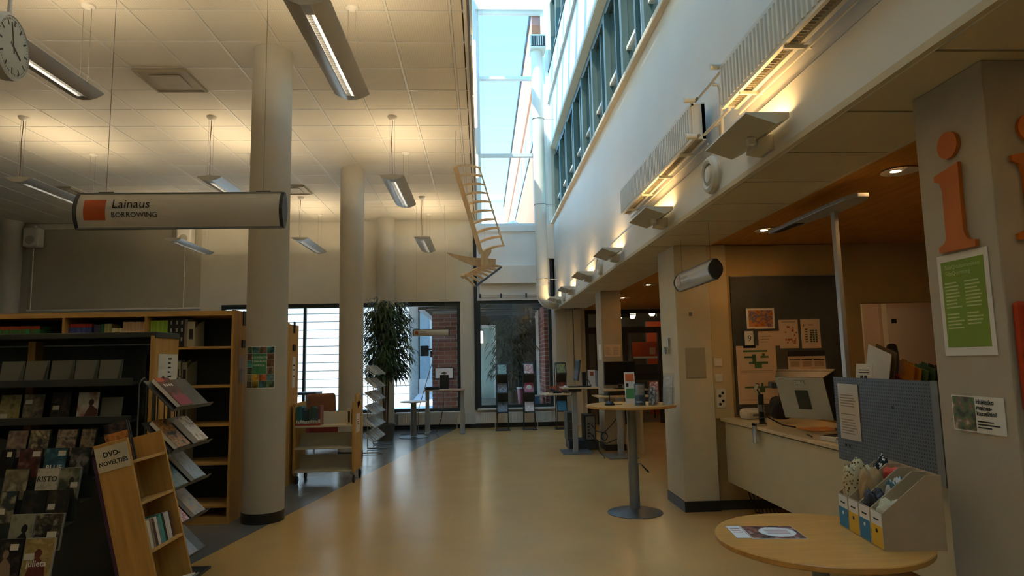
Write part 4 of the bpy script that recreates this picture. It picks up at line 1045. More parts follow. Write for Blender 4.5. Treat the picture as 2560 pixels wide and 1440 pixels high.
# ---- green printing notice
def sheet_x(name, label, cat, x, ya, yb_, z0, z1, m, group=None):
    t = thing(name, label, cat, (x, (ya+yb_)/2, z0), group=group, world=True)
    B().box(x-.0025, x, ya, yb_, z0, z1).build('sheet', m, t)
    return t
gp = sheet_x('printing_notice', 'white sheet with green field of pale text on the pillar', 'notice', 1.9785, 2.392, 2.672, 1.50, 1.925, M_paper)
B().box(1.9750, 1.9758, 2.415, 2.650, 1.535, 1.895).build('green_field', mat('notice_green', '7f9a1e', .6, var=.02), gp)
M_pg = mat('pale_green_print', 'c9d68a', .6)
text('SafeQ-tulostaminen/', .024, M_pg, gp, (1.9744, 2.628, 1.862), RX); text('SafeQ-printing', .024, M_pg, gp, (1.9744, 2.628, 1.836), RX)
random.seed(3)
for c_, (y_, n_) in enumerate(((2.636, 14), (2.525, 13))):
    for i in range(n_):
        if i == 8: continue
        l_ = random.uniform(.06, .092); z_ = 1.80-.0145*i
        B().box(1.9744, 1.9750, y_-l_, y_, z_, z_+.006).build('text_line', M_pg, gp)
bp_ = sheet_x('bag_notice', 'small white card asking Hukutko mainoskasseihin with a picture of greens', 'notice', 1.9785, 2.388, 2.662, 1.193, 1.337, M_paper)
SEED[0] += 1
B().box(1.9750, 1.9758, 2.536, 2.656, 1.198, 1.332).build('picture', artmat(SEED[0], ['4a4238', '5a7a42', '8a6a52', 'c9b8a0']), bp_)
for i, s_ in enumerate(('Hukutko', 'mainos-', 'kasseihin?')): text(s_, .026, M_ink, bp_, (1.9745, 2.528, 1.308-.023*i), RX, bold=.03)
for i, l_ in enumerate((.08, .11, .07)): B().box(1.9745, 1.9750, 2.526-l_, 2.526, 1.236-.012*i, 1.241-.012*i).build('text_line', M_ink, bp_)

# ---- round tables
def round_table(label, x, y, r, z, pr, br, m=None, th=.025, base='cone', group='round tables'):
    t = thing('round_table', label, 'table', (x, y, 0), group=group)
    B().lathe([(r-.004, z-th), (r, z-th+.004), (r, z-.004), (r-.004, z)], 64).build('table_top', m or M_tabletop, t, smooth=True)
    B().lathe([(pr*1.5, z-th-.02), (pr*1.5, z-th)], 20).build('top_flange', M_gmetal, t)
    B().lathe([(pr*1.12, .03), (pr*1.12, z*.45), (pr, z*.45+.004), (pr, z-th-.02)], 24).build('pedestal', M_gmetal, t, smooth=True)
    if base == 'cone': B().lathe([(br, 0), (br, .006), (br*.9, .014), (br*.45, .03), (pr*1.3, .045)], 48).build('base', mat('base_grey', '5d615f', .4, .5), t, smooth=True)
    else: B().lathe([(br, 0), (br, .01), (pr*1.2, .012)], 48).build('base', mat('base_grey', '5d615f', .4, .5), t, smooth=True)
    return t
ft_ = round_table('low round wooden table with the bag files beside the grey pillar', 1.44, 2.82, .43, .735, .035, .25)
stt = round_table('tall round wooden standing table beside the white column', 1.487, 6.5, .445, 1.054, .046, .27)
B().tube([(1.487+.05-1.487, 0, .47), (.075, -.01, .47), (.085, -.01, .455)], .006, 8).build('crank_bracket', M_gmetal, stt, smooth=True)
B().tube([(.085, -.01, .455), (.15, -.01, .385)], [.006, .009], 8).build('crank_lever', M_black, stt, smooth=True)
rt2 = round_table('small round white table in front of the far window', -1.42, 13.45, .28, .725, .06, .30, mat('white_top', 'd8d6d0', .4), .02, 'disc')

# papers on the low table
def flat_sheet(name, label, c, w_, d_, z, rz, m, h=.002):
    t = thing(name, label, 'leaflet', (c[0], c[1], z), rz)
    B().box(-w_/2, w_/2, -d_/2, d_/2, 0, h).build('sheet', m, t)
    return t
lf = flat_sheet('leaflet', 'leaflet with a big white oval lying on the low round table', (1.275, 2.90), .23, .21, .7355, -.12, M_paper)
SEED[0] += 1
B().box(-.112, .112, -.102, .102, .002, .0026).build('picture', artmat(SEED[0], ['2a2826', '6a625a', '8a3a38', 'b5aca0']), lf)
B().lathe([(.078, 0), (.078, .0006)], 32, (.02, 0, .0027)).build('white_oval', M_paper, lf)
for i in range(4): B().box(-.03, .07, .03-.018*i, .036-.018*i, .0034, .0037).build('text_line', mat('brown_print', 'a5562c', .6), lf)
lf2 = flat_sheet('leaflet', 'narrow white leaflet beside the oval leaflet on the low table', (1.128, 2.925), .06, .2, .7355, -.12, M_paper)
for i in range(3): B().box(-.02, .02, .05-.03*i, .058-.03*i, .002, .0023).build('text_line', mat('brown_print', 'a5562c', .6), lf2)

# magazine files with cloth bags
M_kraft = mat('kraft_board', 'b8a27c', .75, var=.04, scale=10)
rzf = math.radians(-7)
fo = Vector((1.59, 2.585, .7355)); Rf = Matrix.Rotation(rzf, 3, 'Z')
FC = [('e0b21c', 'yellow'), ('2f7fa8', 'blue'), ('e0b21c', 'yellow'), ('2f7fa8', 'blue')]
for i in range(4):
    l = ['nearest file of the row, its plain board side showing', 'second file from the plain board side, blue label', 'third file from the plain board side, yellow label', 'last file of the row, standing nearest the service desk'][i]
    t = thing('magazine_file', 'kraft magazine '+l, 'magazine file', tuple(fo+Rf @ Vector((0, .104*i, 0))), rzf, group='kraft magazine files on the low table')
    W = .102; Dp = .235
    for yy in (0, W): B().prism([(0, 0), (Dp, 0), (Dp, .29), (.175, .29), (0, .145)], 1, yy-(.003 if yy else 0), yy+(.003 if not yy else 0)).build('side_board', M_kraft, t)
    fb = B().box(-.003, 0, 0, W, 0, .145).build('front_board', M_kraft, t)
    B().box(Dp-.003, Dp, .003, W-.003, 0, .29).build('back_board', M_kraft, t)
    B().box(0, Dp, .003, W-.003, 0, .003).build('bottom_board', M_kraft, t)
    lb = B().box(-.0045, -.0031, .006, W-.006, .004, .140).build('label_sheet', M_paper, t)
    B().box(-.0056, -.0046, .006, W-.006, .004, .088).build('colour_field', mat('file_'+FC[i][1], FC[i][0], .6), t)
    B().box(-.0056, -.0046, .03, W-.03, .108, .114).build('print_line', M_ink, t)
    B().lathe([(.008, -.0066), (.008, -.0057)], 14, (0, W*.5, .066), 0).build('emblem', M_paper if i % 2 else M_ink, t)
def cloth(name, label, c, s, m, seed, rz=0.0):
    # crumpled cloth: a soft rounded block whose folds only cut inwards, so it stays inside half sizes s
    rnd = random.Random(seed); bm = bmesh.new(); bmesh.ops.create_icosphere(bm, subdivisions=4, radius=1.0)
    ph = [(rnd.uniform(2, 7), rnd.uniform(1, 4), rnd.uniform(1, 4), rnd.uniform(0, 6)) for _ in range(5)]
    for v in bm.verts:
        x, y, z = v.co
        n = (abs(x)**3.2+abs(y)**3.2+abs(z)**3.2)**(1/3.2); x, y, z = x/n, y/n, z/n
        f = sum(abs(math.sin(a*x+b*y+g*z+p)) for a, b, g, p in ph)/5
        k = .80+.20*f
        top = 1-(.30*(1-abs(math.sin(3.1*x+ph[0][3])))+.12*abs(math.sin(7*y+ph[1][3])))*max(0, z)
        v.co = Vector((x*s[0]*k, y*s[1]*(.90+.10*f), (z*k*top if z > 0 else z)*s[2]))
    me = bpy.data.meshes.new(name); bm.to_mesh(me); bm.free(); me.materials.append(m); me.polygons.foreach_set('use_smooth', [True]*len(me.polygons))
    o = bpy.data.objects.new(name, me); COL.objects.link(o); o.location = c; o.rotation_euler = (0, 0, rz)
    return tag(o, label, 'bag', 'cloth bags in the magazine files')
def slotbag(label, i, x0, x1, z0, z1, m, seed):
    # a bag filling file i between x0 and x1 (depth) and z0 and z1 (height)
    return cloth('cloth_bag', label, fpos((x0+x1)/2, .104*i+.051, (z0+z1)/2), ((x1-x0)/2, .0475, (z1-z0)/2), m, seed, rzf)
def fpos(x, y, z): return tuple(fo+Rf @ Vector((x, y, z)))
def patmat(name, c1, c2, scale, kind='dots'):
    m = mat(name, c1, .85, var=.04); n = m.node_tree; b = n.nodes['Principled BSDF']
    tc = n.nodes.new('ShaderNodeTexCoord'); vo = n.nodes.new('ShaderNodeTexVoronoi' if kind == 'dots' else 'ShaderNodeTexWave'); vo.inputs['Scale'].default_value = scale
    n.links.new(tc.outputs['Object'], vo.inputs[0]); mr = n.nodes.new('ShaderNodeMapRange'); mr.inputs[1].default_value = .30 if kind == 'dots' else .45; mr.inputs[2].default_value = .36 if kind == 'dots' else .5
    n.links.new(vo.outputs[0], mr.inputs[0]); mx = n.nodes.new('ShaderNodeMix'); mx.data_type = 'RGBA'; mx.inputs[6].default_value = lin(c2); mx.inputs[7].default_value = lin(c1)
    n.links.new(mr.outputs[0], mx.inputs[0]); n.links.new(mx.outputs[2], b.inputs['Base Color'])
    return m
slotbag('cream cloth bag with brown dots in the farthest file', 3, .004, .140, .003, .325, patmat('dot_cloth', 'c9b484', '5a4a2c', 75), 1)
slotbag('black bag with white print at the back of the farthest file', 3, .141, .231, .003, .335, patmat('bw_cloth', '17161a', 'd8d5cc', 60), 6)
slotbag('plain beige cloth bag beside the dotted one', 2, .030, .138, .003, .300, mat('beige_cloth', 'b08d5c', .9, var=.08), 2)
slotbag('teal cloth under the coral red one', 2, .139, .231, .003, .225, mat('teal_cloth', '2a6a80', .8, var=.06), 8)
slotbag('coral red cloth lying on the teal one', 2, .142, .228, .212, .285, mat('coral_cloth', 'd8503c', .8, var=.06), 7)
slotbag('black shiny cloth bag at the low end of a file', 1, .002, .092, .003, .225, mat('black_cloth', '1c1a20', .5, var=.1), 3)
slotbag('green and white striped cloth bag in the second file', 1, .093, .190, .003, .275, patmat('stripe_cloth', '3f5f62', 'd5cfc0', 14, 'wave'), 4)
slotbag('cream cotton bag in the nearest file', 0, .004, .105, .003, .205, mat('cream_cloth', 'cdbf9a', .9, var=.08), 5)

# ---- things on the standing table
ad_ = thing('antenna_puck', 'black table microphone-like antenna on the standing table', 'antenna', (1.262, 6.45, 1.055))
B().lathe([(.05, 0), (.05, .012), (.035, .03), (.012, .038), (.008, .04)], 24).build('base', M_black, ad_, smooth=True)
B().tube([(0, 0, .04), (0, 0, .135)], [.006, .004], 8).build('antenna', M_black, ad_, smooth=True)
B().tube([(.045, 0, .006), (.09, .01, .004), (.13, .015, .004)], .003, 6).build('cable', M_black, ad_, smooth=True)
b1 = thing('leaflet_board', 'white upright board with orange and green fields on the standing table', 'notice', (1.515, 6.62, 1.0545), rot=(0, 0, .1))
B().box(-.055, .055, -.004, .004, 0, .32).rotx(-.08).build('board', M_paper, b1)
B().box(-.045, .045, -.006, -.0042, .225, .30).rotx(-.08).build('orange_field', mat('field_orange', 'd0703a', .6), b1); B().box(-.045, .045, -.006, -.0042, .05, .15).rotx(-.08).build('green_field', mat('field_green', '5a9a5c', .6), b1)
B().box(-.04, -.015, -.006, -.0042, .17, .205).rotx(-.08).build('pictogram', M_ink, b1)
B().prism([(.002, 0), (.09, 0), (.02, .25)], 0, -.003, .003).build('rear_strut', M_paper, b1)
b2 = thing('card_stand', 'tilted black card with a portrait in a clear stand on the standing table', 'notice', (1.535, 6.30, 1.0545), rot=(0, 0, -.12))
SEED[0] += 1
B().box(-.05, .05, -.002, .002, .004, .215).rotx(-.25).build('card', mat('card_dark', '2a2c28', .4), b2); B().box(-.044, .044, -.004, -.0022, .10, .205).rotx(-.25).build('picture', artmat(SEED[0], ['5a6a48', 'a5806a', '7a8a60']), b2)
B().box(-.055, .055, -.006, -.0045, .001, .22).rotx(-.25).build('clear_front', M_acryl, b2); B().box(-.055, .055, -.03, .06, 0, .003).build('clear_foot', M_acryl, b2)
B().box(-.04, .02, -.004, -.0022, .03, .04).rotx(-.25).build('print_line', M_paper, b2)
def acr(label, x, y, w_, h, rz, tilt, cols, n=3):
    t = thing('leaflet_holder', label, 'leaflet holder', (x, y, 1.0545), rot=(0, 0, rz), group='clear leaflet holders on the standing table')
    B().box(-w_/2, w_/2, .0, .003, .002, h).rotx(tilt).build('back_plate', M_acryl, t); B().box(-w_/2, w_/2, -.045, -.042, .0, h*.55).rotx(tilt).build('front_plate', M_acryl, t)
    for s_ in (-1, 1): B().box(s_*w_/2-.0015, s_*w_/2+.0015, -.045, .003, .001, h*.55).rotx(tilt).build('side_plate', M_acryl, t)
    B().box(-w_/2, w_/2, -.05, .003, 0, .003).build('foot', M_acryl, t)
    for i in range(n):
        SEED[0] += 1
        B().box(-w_/2+.006, w_/2-.006, -.035+.009*i, -.032+.009*i, .004, h*(.8+.06*i)).rotx(tilt).build('leaflet', artmat(SEED[0], cols), t)
acr('clear leaflet holder with small dark and white leaflets', 1.66, 6.30, .07, .2, -.6, -.12, ['e0dcd2', '3a4650', 'cfc9bc'])
acr('clear leaflet holder with a red leaflet in the middle', 1.715, 6.45, .09, .24, -.5, -.12, ['d8d4ca', 'c0503c', 'e4e0d6'])
acr('tall clear leaflet holder nearest the white column', 1.83, 6.34, .11, .31, -.7, -.12, ['d8d8d4', 'bfc3c4', 'e6e6e2'])

# ---- fittings of the white column
dsp = thing('steel_dispenser', 'small steel cylinder fixed to the side of the white column', 'dispenser', (1.965, 6.72, 1.55), world=True)
B().lathe([(.03, 0), (.03, .075)], 20, (1.94, 6.72, 1.55)).build('cup', M_chrome, dsp, smooth=True)
B().box(1.955, 1.975, 6.705, 6.735, 1.62, 1.72).build('bracket', M_steel, dsp)
pk = thing('notice_pocket', 'empty grey notice pocket on the front of the white column', 'notice', (2.15, 6.435, 1.30), world=True)
B().box(2.047, 2.252, 6.4365, 6.4395, 1.302, 1.607).build('sheet', mat('pocket_film', 'a99f84', .35, var=.03), pk); B().box(2.047, 2.252, 6.428, 6.4365, 1.300, 1.312).build('lower_rail', M_acryl, pk)
nm = thing('column_marker', 'tiny grey marker plate on the front of the white column', 'plate', (2.12, 6.436, 1.93), world=True)
B().box(2.105, 2.135, 6.430, 6.439, 1.93, 1.965).build('plate', M_gmetal, nm)
for i, (z, l) in enumerate(((1.46, 'upper light switch on the cream trunking'), (1.30, 'lower light switch on the cream trunking'))):
    t = thing('light_switch', l, 'switch', (2.385, 6.454, z-.04), group='light switches', world=True)
    B().box(2.345, 2.425, 6.440, 6.4545, z-.04, z+.04).build('frame', M_offwhite, t, bevel=.004)
    if i: 
        for s_ in (-.019, .019): B().box(2.357, 2.413, 6.434, 6.440, z+s_-.015, z+s_+.015).build('rocker', M_offwhite, t)
    else: B().box(2.357, 2.413, 6.434, 6.440, z-.027, z+.027).build('rocker', M_offwhite, t)
so_ = thing('wall_socket', 'double power socket on the cream trunking', 'socket', (2.395, 6.454, 1.02), world=True)
B().box(2.345, 2.445, 6.440, 6.4545, 1.0, 1.19).build('frame', M_offwhite, so_, bevel=.004)
for x_, z_ in ((2.41, 1.15), (2.38, 1.12), (2.41, 1.07), (2.38, 1.04)): B().lathe([(.014, -.0), (.014, .003)], 14, (x_, 6.437, z_), 1).build('socket_hole', M_black, so_)
# hanging white sign by the column (runs along the aisle)
s2 = lens_sign('hanging_sign', 'short hanging white sign before the white column, seen end-on', (1.95, 5.705, 2.24), -PI/2, .97, .165, (-.4, .38), 2.655)
for o in s2.children:
    if o.name.startswith('panel'): o.data.materials[0] = mat('sign_face_bright', 'd9d9dc', .35, var=.01)
B().box(-.40, -.30, -.0575, -.0555, -.04, .045).build('faded_square', mat('faded_square', 'c8b6ae', .5), s2)
for a_, b_, z_ in ((-.27, -.1, .015), (-.27, -.02, -.03)): B().box(a_, b_, -.0572, -.0555, z_-.012, z_+.012).build('faded_print', mat('faded_print', 'b4b2b4', .5), s2)

# ---- bulletin board with its papers
K = 6.5/6.95
def bz(z): return 1.517+(z-1.517)*K
YB = 6.5
bb = thing('bulletin_board', 'large dark grey felt board on the wall behind the desk', 'board', (3.1, 6.49, 1.0), world=True)
B().box(2.743*K, 3.97*K, 6.478, 6.4995, .92, bz(2.395)).build('felt', mat('felt_grey', '4d4b45', .95, var=.12, scale=120), bb)
for b_ in ((2.743*K, 3.97*K, bz(2.395)-.01, bz(2.395)), ): B().box(b_[0], b_[1], 6.474, 6.478, b_[2], b_[3]).build('edge_strip', M_gmetal, bb)
M_pinkpap = mat('pink_paper', 'dcc0a0', .8, var=.02)
def pinned(name, label, x0, x1, z0, z1, m, cat='notice'):
    t = thing(name, label, cat, ((x0+x1)/2*K, 6.474, bz(z0)), group='papers on the bulletin board', world=True)
    B().box(x0*K, x1*K, 6.4725, 6.4738, bz(z0), bz(z1)).build('sheet', m, t)
    return t
def pbox(t, x0, x1, z0, z1, m, nm='print'): return B().box(x0*K, x1*K, 6.4712, 6.4722, bz(z0), bz(z1)).build(nm, m, t)
mp_ = pinned('framed_map', 'orange and blue map in a white frame', 2.901, 3.215, 1.806, 2.032, M_paper, 'map'); SEED[0] += 1
pbox(mp_, 2.925, 3.195, 1.83, 2.01, artmat(SEED[0], ['b0602c', 'c98a4a', '5a5a7a', 'c08040']), 'map_print')
nn = pinned('day_calendar', 'dark day calendar showing the number 9', 2.845, 2.985, 1.60, 1.81, M_dkgrey, 'calendar')
pbox(nn, 2.868, 2.965, 1.63, 1.785, M_paper, 'day_sheet'); text('9', .085, M_ink, nn, (2.898*K, 6.4705, bz(1.675)))
w1 = pinned('white_note', 'blank looking white note beside the day calendar', 3.02, 3.257, 1.62, 1.78, M_pinkpap)
for i in range(3): pbox(w1, 3.04, 3.04+.12-.02*i, 1.72-.03*i, 1.726-.03*i, mat('grey_print', '8a7a68', .7))
c1 = pinned('floor_list', 'paper with a red and orange plan', 3.257, 3.47, 1.59, 1.902, M_pinkpap)
random.seed(5)
for i in range(16): x_, z_ = 3.32+random.uniform(0, .12), 1.63+random.uniform(0, .19); pbox(c1, x_, x_+random.uniform(.01, .03), z_, z_+random.uniform(.01, .025), mat('red_print', 'b0563c', .7))
pbox(c1, 3.29, 3.44, 1.872, 1.88, mat('grey_print', '8a7a68', .7))
c2 = pinned('floor_list', 'paper with a grid of dark green blocks', 3.502, 3.718, 1.586, 1.907, M_pinkpap)
for r_ in range(6):
    for q_ in range(3): pbox(c2, 3.60+.03*q_, 3.622+.03*q_, 1.65+.024*r_, 1.668+.024*r_, mat('green_print', '3c5a3a', .7))
    pbox(c2, 3.545, 3.575, 1.65+.027*r_, 1.665+.027*r_, mat('olive_print', '6a5a34', .7))
pbox(c2, 3.53, 3.56, 1.84, 1.845, M_ink); pbox(c2, 3.53, 3.536, 1.82, 1.845, M_ink); pbox(c2, 3.585, 3.64, 1.84, 1.845, M_ink)
m1 = pinned('building_map', 'big sheet with a green floor plan of buildings', 2.764, 3.205, .997, 1.625, M_pinkpap, 'map')
MG = mat('plan_green', '4a6a3c', .7)
for a_ in ((2.84, 3.11, 1.555, 1.575), (2.94, 2.98, 1.44, 1.53), (2.85, 2.96, 1.49, 1.51), (3.03, 3.12, 1.49, 1.512), (3.05, 3.08, 1.51, 1.54), (2.90, 3.11, 1.425, 1.45), (2.96, 3.04, 1.38, 1.425), (2.84, 3.13, 1.165, 1.185), (3.0, 3.06, 1.12, 1.165), (3.02, 3.04, 1.185, 1.22)): pbox(m1, *a_, MG, 'plan_block')
for z_ in (1.35, 1.335, 1.04): pbox(m1, 2.80, 3.16, z_, z_+.004, mat('grey_print', '8a7a68', .7))
cl = pinned('wall_calendar', 'year calendar with black header and twelve month grid', 3.333, 3.754, .998, 1.558, M_pinkpap, 'calendar')
pbox(cl, 3.333, 3.754, 1.50, 1.558, M_ink, 'header')
for r_ in range(4):
    for q_ in range(3):
        pbox(cl, 3.35+.135*q_, 3.47+.135*q_, 1.455-.12*r_, 1.467-.12*r_, M_ink, 'month_bar'); pbox(cl, 3.36+.135*q_, 3.46+.135*q_, 1.385-.12*r_, 1.445-.12*r_, mat('month_grey', 'b5997c', .8), 'month_grid')

# ---- service desk
M_desk = mat('desk_white', 'c9c0a4', .5, var=.02)
dk = thing('service_desk', 'white service desk with a panel front hanging above the floor', 'desk', (2.7, 4.7, 0), world=True)
B().box(2.40, 2.42, 2.95, 6.40, .29, .862).build('front_panel', M_desk, dk, bevel=.002)
B().box(2.37, 3.15, 2.95, 6.44, .875, .905).build('worktop', M_pale, dk, bevel=.004)
for y in (3.3, 4.6, 5.9): B().box(2.43, 2.46, y-.02, y+.02, .80, .875).build('panel_bracket', M_dkgrey, dk)
for y in (3.2, 5.2):
    B().box(2.75, 2.83, y-.04, y+.04, .03, .875).build('leg', M_gmetal, dk); B().box(2.46, 3.1, y-.04, y+.04, 0, .03).build('foot', M_gmetal, dk)
B().box(2.52, 2.74, 3.2, 6.40, .70, .76).build('cable_tray', M_dkgrey, dk)
random.seed(11)
for i in range(7):
    y = 6.36-.045*i; x = 2.56+.02*i
    B().tube([(x, y, .702), (x-.03, y+.03, .4), (x+.02, y-.05, .14), (x+.06, y-.06, .012), (x+.2, y-.15, .006)], .006, 6).build('power_cable', M_black, None, smooth=True, label='black power cable hanging under the service desk', cat='cable', group='cables under the service desk')
tr_ = thing('power_strip', 'grey power strip on the floor under the service desk', 'power strip', (2.8, 5.45, 0))
B().box(-.18, .18, -.03, .03, 0, .045).build('body', M_dkgrey, tr_, bevel=.006)
for i in range(4): B().lathe([(.02, .045), (.018, .047)], 12, (-.12+.08*i, 0, 0)).build('outlet', M_black, tr_)

# perforated screen on the desk
def perfmat():
    m = mat('perforated_steel', '62676a', .42, .45, var=.05, scale=8); n = m.node_tree; b = n.nodes['Principled BSDF']
    tc = n.nodes.new('ShaderNodeTexCoord'); sx = n.nodes.new('ShaderNodeSeparateXYZ'); n.links.new(tc.outputs['Object'], sx.inputs[0]); ms = []
    for i in (1, 2):
        a = n.nodes.new('ShaderNodeMath'); a.operation = 'MULTIPLY'; a.inputs[1].default_value = 2*PI/.0195
        s_ = n.nodes.new('ShaderNodeMath'); s_.operation = 'SINE'; n.links.new(sx.outputs[i], a.inputs[0]); n.links.new(a.outputs[0], s_.inputs[0]); ms.append(s_)
    ad = n.nodes.new('ShaderNodeMath'); ad.operation = 'ADD'; n.links.new(ms[0].outputs[0], ad.inputs[0]); n.links.new(ms[1].outputs[0], ad.inputs[1])
    g = n.nodes.new('ShaderNodeMapRange'); g.inputs[1].default_value = 1.0; g.inputs[2].default_value = 1.25; n.links.new(ad.outputs[0], g.inputs[0])
    mx = n.nodes.new('ShaderNodeMix'); mx.data_type = 'RGBA'; mx.inputs[7].default_value = (.008, .008, .009, 1); src = b.inputs['Base Color'].links[0].from_socket
    n.links.new(src, mx.inputs[6]); n.links.new(g.outputs[0], mx.inputs[0]); n.links.new(mx.outputs[2], b.inputs['Base Color'])
    mm = n.nodes.new('ShaderNodeMath'); mm.operation = 'MULTIPLY_ADD'; mm.inputs[1].default_value = -.4; mm.inputs[2].default_value = .4; n.links.new(g.outputs[0], mm.inputs[0]); n.links.new(mm.outputs[0], b.inputs['Metallic'])
    return m
M_perf = perfmat()
ps = thing('perforated_screen', 'grey perforated steel screen standing at the front of the service desk', 'screen', (2.25, 3.6, .88), world=True)
B().box(2.245, 2.255, 3.15, 4.06, .86, 1.372).build('sheet', M_perf, ps)
B().box(2.235, 2.262, 3.10, 3.15, .86, 1.375).build('corner_post', M_gmetal, ps)
B().box(2.262, 2.62, 3.105, 3.12, .906, 1.365).build('return_sheet', mat('perforated_dark', '2b2d2e', .5, .5), ps)
for i in range(3): B().box(2.256, 2.365, 3.3+.33*i, 3.33+.33*i, .875, .9).build('mount', M_gmetal, ps)
for y, z in ((3.95, 1.24), (3.48, 1.22), (3.97, .955), (3.93, .955)): B().lathe([(.008, -.004), (.008, 0)], 10, (2.2449, y, z), 0).build('bolt', M_black, ps)
pp = thing('laminated_notice', 'shiny laminated notice hung on the perforated screen', 'notice', (2.24, 3.9, 1.0), world=True)
B().box(2.2405, 2.2435, 3.795, 4.012, .995, 1.332).build('sheet', mat('laminate', 'cfc4b2', .12, var=.02), pp)
for i in range(15):
    if i in (5, 6, 8): continue
    l_ = random.uniform(.12, .17); B().box(2.2398, 2.2404, 3.99-l_, 3.99, 1.26-.0165*i, 1.2655-.0165*i).build('text_line', mat('grey_print', '8a7a68', .7), pp)

# desk lamp on a tall post
dl = thing('desk_lamp', 'tall silver desk lamp with a long flat head over the service desk', 'lamp', (2.5, 4.35, .905), world=True)
M_silver = mat('silver_paint', 'b4b6b6', .35, .4, var=.02)
B().box(2.485, 2.515, 4.325, 4.375, .92, 2.52).build('post', M_silver, dl, bevel=.004)
B().box(2.43, 2.57, 4.26, 4.44, .9055, .925).build('base', M_silver, dl, bevel=.004)
B().prism([(2.385, 5.15), (2.44, 5.15), (2.56, 4.35), (2.545, 4.05), (2.50, 3.93), (2.42, 3.93), (2.385, 4.02), (2.375, 4.3)], 2, 2.515, 2.545).build('head', M_silver, dl, bevel=.006)
B().prism([(2.40, 5.08), (2.438, 5.08), (2.47, 4.72), (2.40, 4.72)], 2, 2.511, 2.5155).build('light_opening', M_black, dl)

# monitor on an arm
mo = thing('computer_monitor', 'silver backed monitor tilted on a clamped desk arm', 'monitor', (2.52, 5.2, 1.02), rot=(0, 0, 0))
Rm = (Matrix.Rotation(math.radians(-56), 4, 'Z') @ Matrix.Rotation(math.radians(20), 4, 'X')).to_euler()
mo.location = (2.60, 5.02, 1.0); mo.scale = (1.1, 1.1, 1.1); mo.rotation_euler = Rm
# local: back faces -y
B().box(-.215, .215, .022, .062, -.0, .37).build('bezel', M_black, mo, bevel=.006)
B().add([(-.213, .03, .002), (.213, .03, .002), (.213, .03, .368), (-.213, .03, .368), (-.18, -.06, .04), (.18, -.06, .04), (.18, -.06, .355), (-.18, -.06, .355)], [(0, 3, 2, 1), (4, 5, 6, 7), (0, 1, 5, 4), (1, 2, 6, 5), (2, 3, 7, 6), (3, 0, 4, 7)]).build('rear_shell', M_black, mo, bevel=.004)
B().box(-.178, .178, -.068, -.0605, .042, .353).build('rear_cover', M_silver, mo, bevel=.006)
B().box(-.20, .20, .0621, .0635, .03, .35).build('screen', mat('screen_dark', '0d1014', .15), mo)
B().box(-.045, .045, -.076, -.068, .12, .26).build('mount_plate', M_dkgrey, mo)
lg = B().box(-.04, .04, -.071, -.068, .30, .335).build('badge', mat('badge_grey', '8f9294', .4), mo)
text('DELL', .034, mat('badge_letters', 'd8dada', .3), lg, (0, -.0718, .306), align='CENTER', bold=.02)
ar = thing('monitor_arm', 'chrome and black monitor arm clamped to the desk edge', 'monitor arm', (2.40, 5.6, .87), world=True)
B().box(2.352, 2.366, 5.56, 5.64, .76, .93).build('clamp_jaw', M_chrome, ar, bevel=.004); B().box(2.352, 2.46, 5.56, 5.64, .906, .93).build('clamp_top', M_chrome, ar, bevel=.004)
B().tube([(2.43, 5.6, .93), (2.43, 5.6, 1.18)], .024, 16).build('pillar', M_black, ar, smooth=True); B().lathe([(.03, 0), (.03, .06)], 18, (2.43, 5.6, 1.03)).build('collar', M_chrome, ar, smooth=True)
B().tube([(2.43, 5.6, 1.15), (2.40, 5.62, 1.22), (2.41, 5.60, 1.27)], .018, 10).build('elbow', M_chrome, ar, smooth=True)
B().obox((2.475, 5.44, 1.265), (.026, .17, .022), Matrix.Rotation(math.radians(-20), 3, 'Z')).build('upper_arm', M_dkgrey, ar, bevel=.008)
B().tube([(2.53, 5.28, 1.26), (2.575, 5.09, 1.235)], [.02, .016], 10).build('fore_arm', M_chrome, ar, smooth=True)
B().tube([(2.44, 5.55, .93), (2.36, 5.5, .98), (2.40, 5.42, 1.0), (2.52, 5.40, .93), (2.62, 5.38, .912)], .006, 6).build('cable_loop', M_black, ar, smooth=True)
# small things on the desk
def small(name, label, cat, b, m, **k): return b.build(name, m, None, label=label, cat=cat, **k)
rt = thing('white_router', 'rounded white box lying at the far end of the service desk', 'device', (2.62, 6.25, .906), rz=.2)
B().box(-.11, .11, -.07, .07, 0, .10).build('body', M_offwhite, rt, bevel=.035); B().box(-.04, .04, -.072, -.069, .03, .05).build('vent', M_gmetal, rt)
bag = cloth('laptop_bag', 'black bag slumped behind the monitor arm', (2.70, 5.80, 1.05), (.10, .09, .11), mat('black_cloth', '1c1a20', .5, var=.1), 21); bag['category'] = 'bag'; bag['group'] = 'bags on the desk'
kb = thing('keyboard', 'black computer keyboard in front of the monitor', 'keyboard', (2.82, 4.92, .906), rz=1.2)
B().box(-.22, .22, -.075, .075, 0, .02).build('body', M_black, kb, bevel=.004); 
g = B()
for i in range(14):
    for j in range(5): g.box(-.20+.0287*i, -.176+.0287*i, -.062+.026*j, -.041+.026*j, .02, .025)
g.build('keys', M_dkgrey, kb)['kind'] = 'stuff'
cr = thing('card_reader', 'white card reader with dark top on the service desk', 'device', (2.50, 4.55, .906), rz=.5)
B().box(-.09, .09, -.06, .06, 0, .035).build('body', M_white, cr, bevel=.005); B().box(-.075, .075, -.045, .045, .035, .039).build('top_plate', M_black, cr)
pn = small('black_pen', 'black pen lying on the edge of the service desk', 'pen', B().tube([(2.43, 4.75, .912), (2.47, 4.90, .912)], [.004, .006], 8), M_black, smooth=True)
pl = small('orange_mat', 'orange-brown paper under the monitor on the desk', 'paper', B().box(2.62, 2.9, 5.1, 5.4, .9055, .9075), mat('orange_mat', 'b5793c', .7))
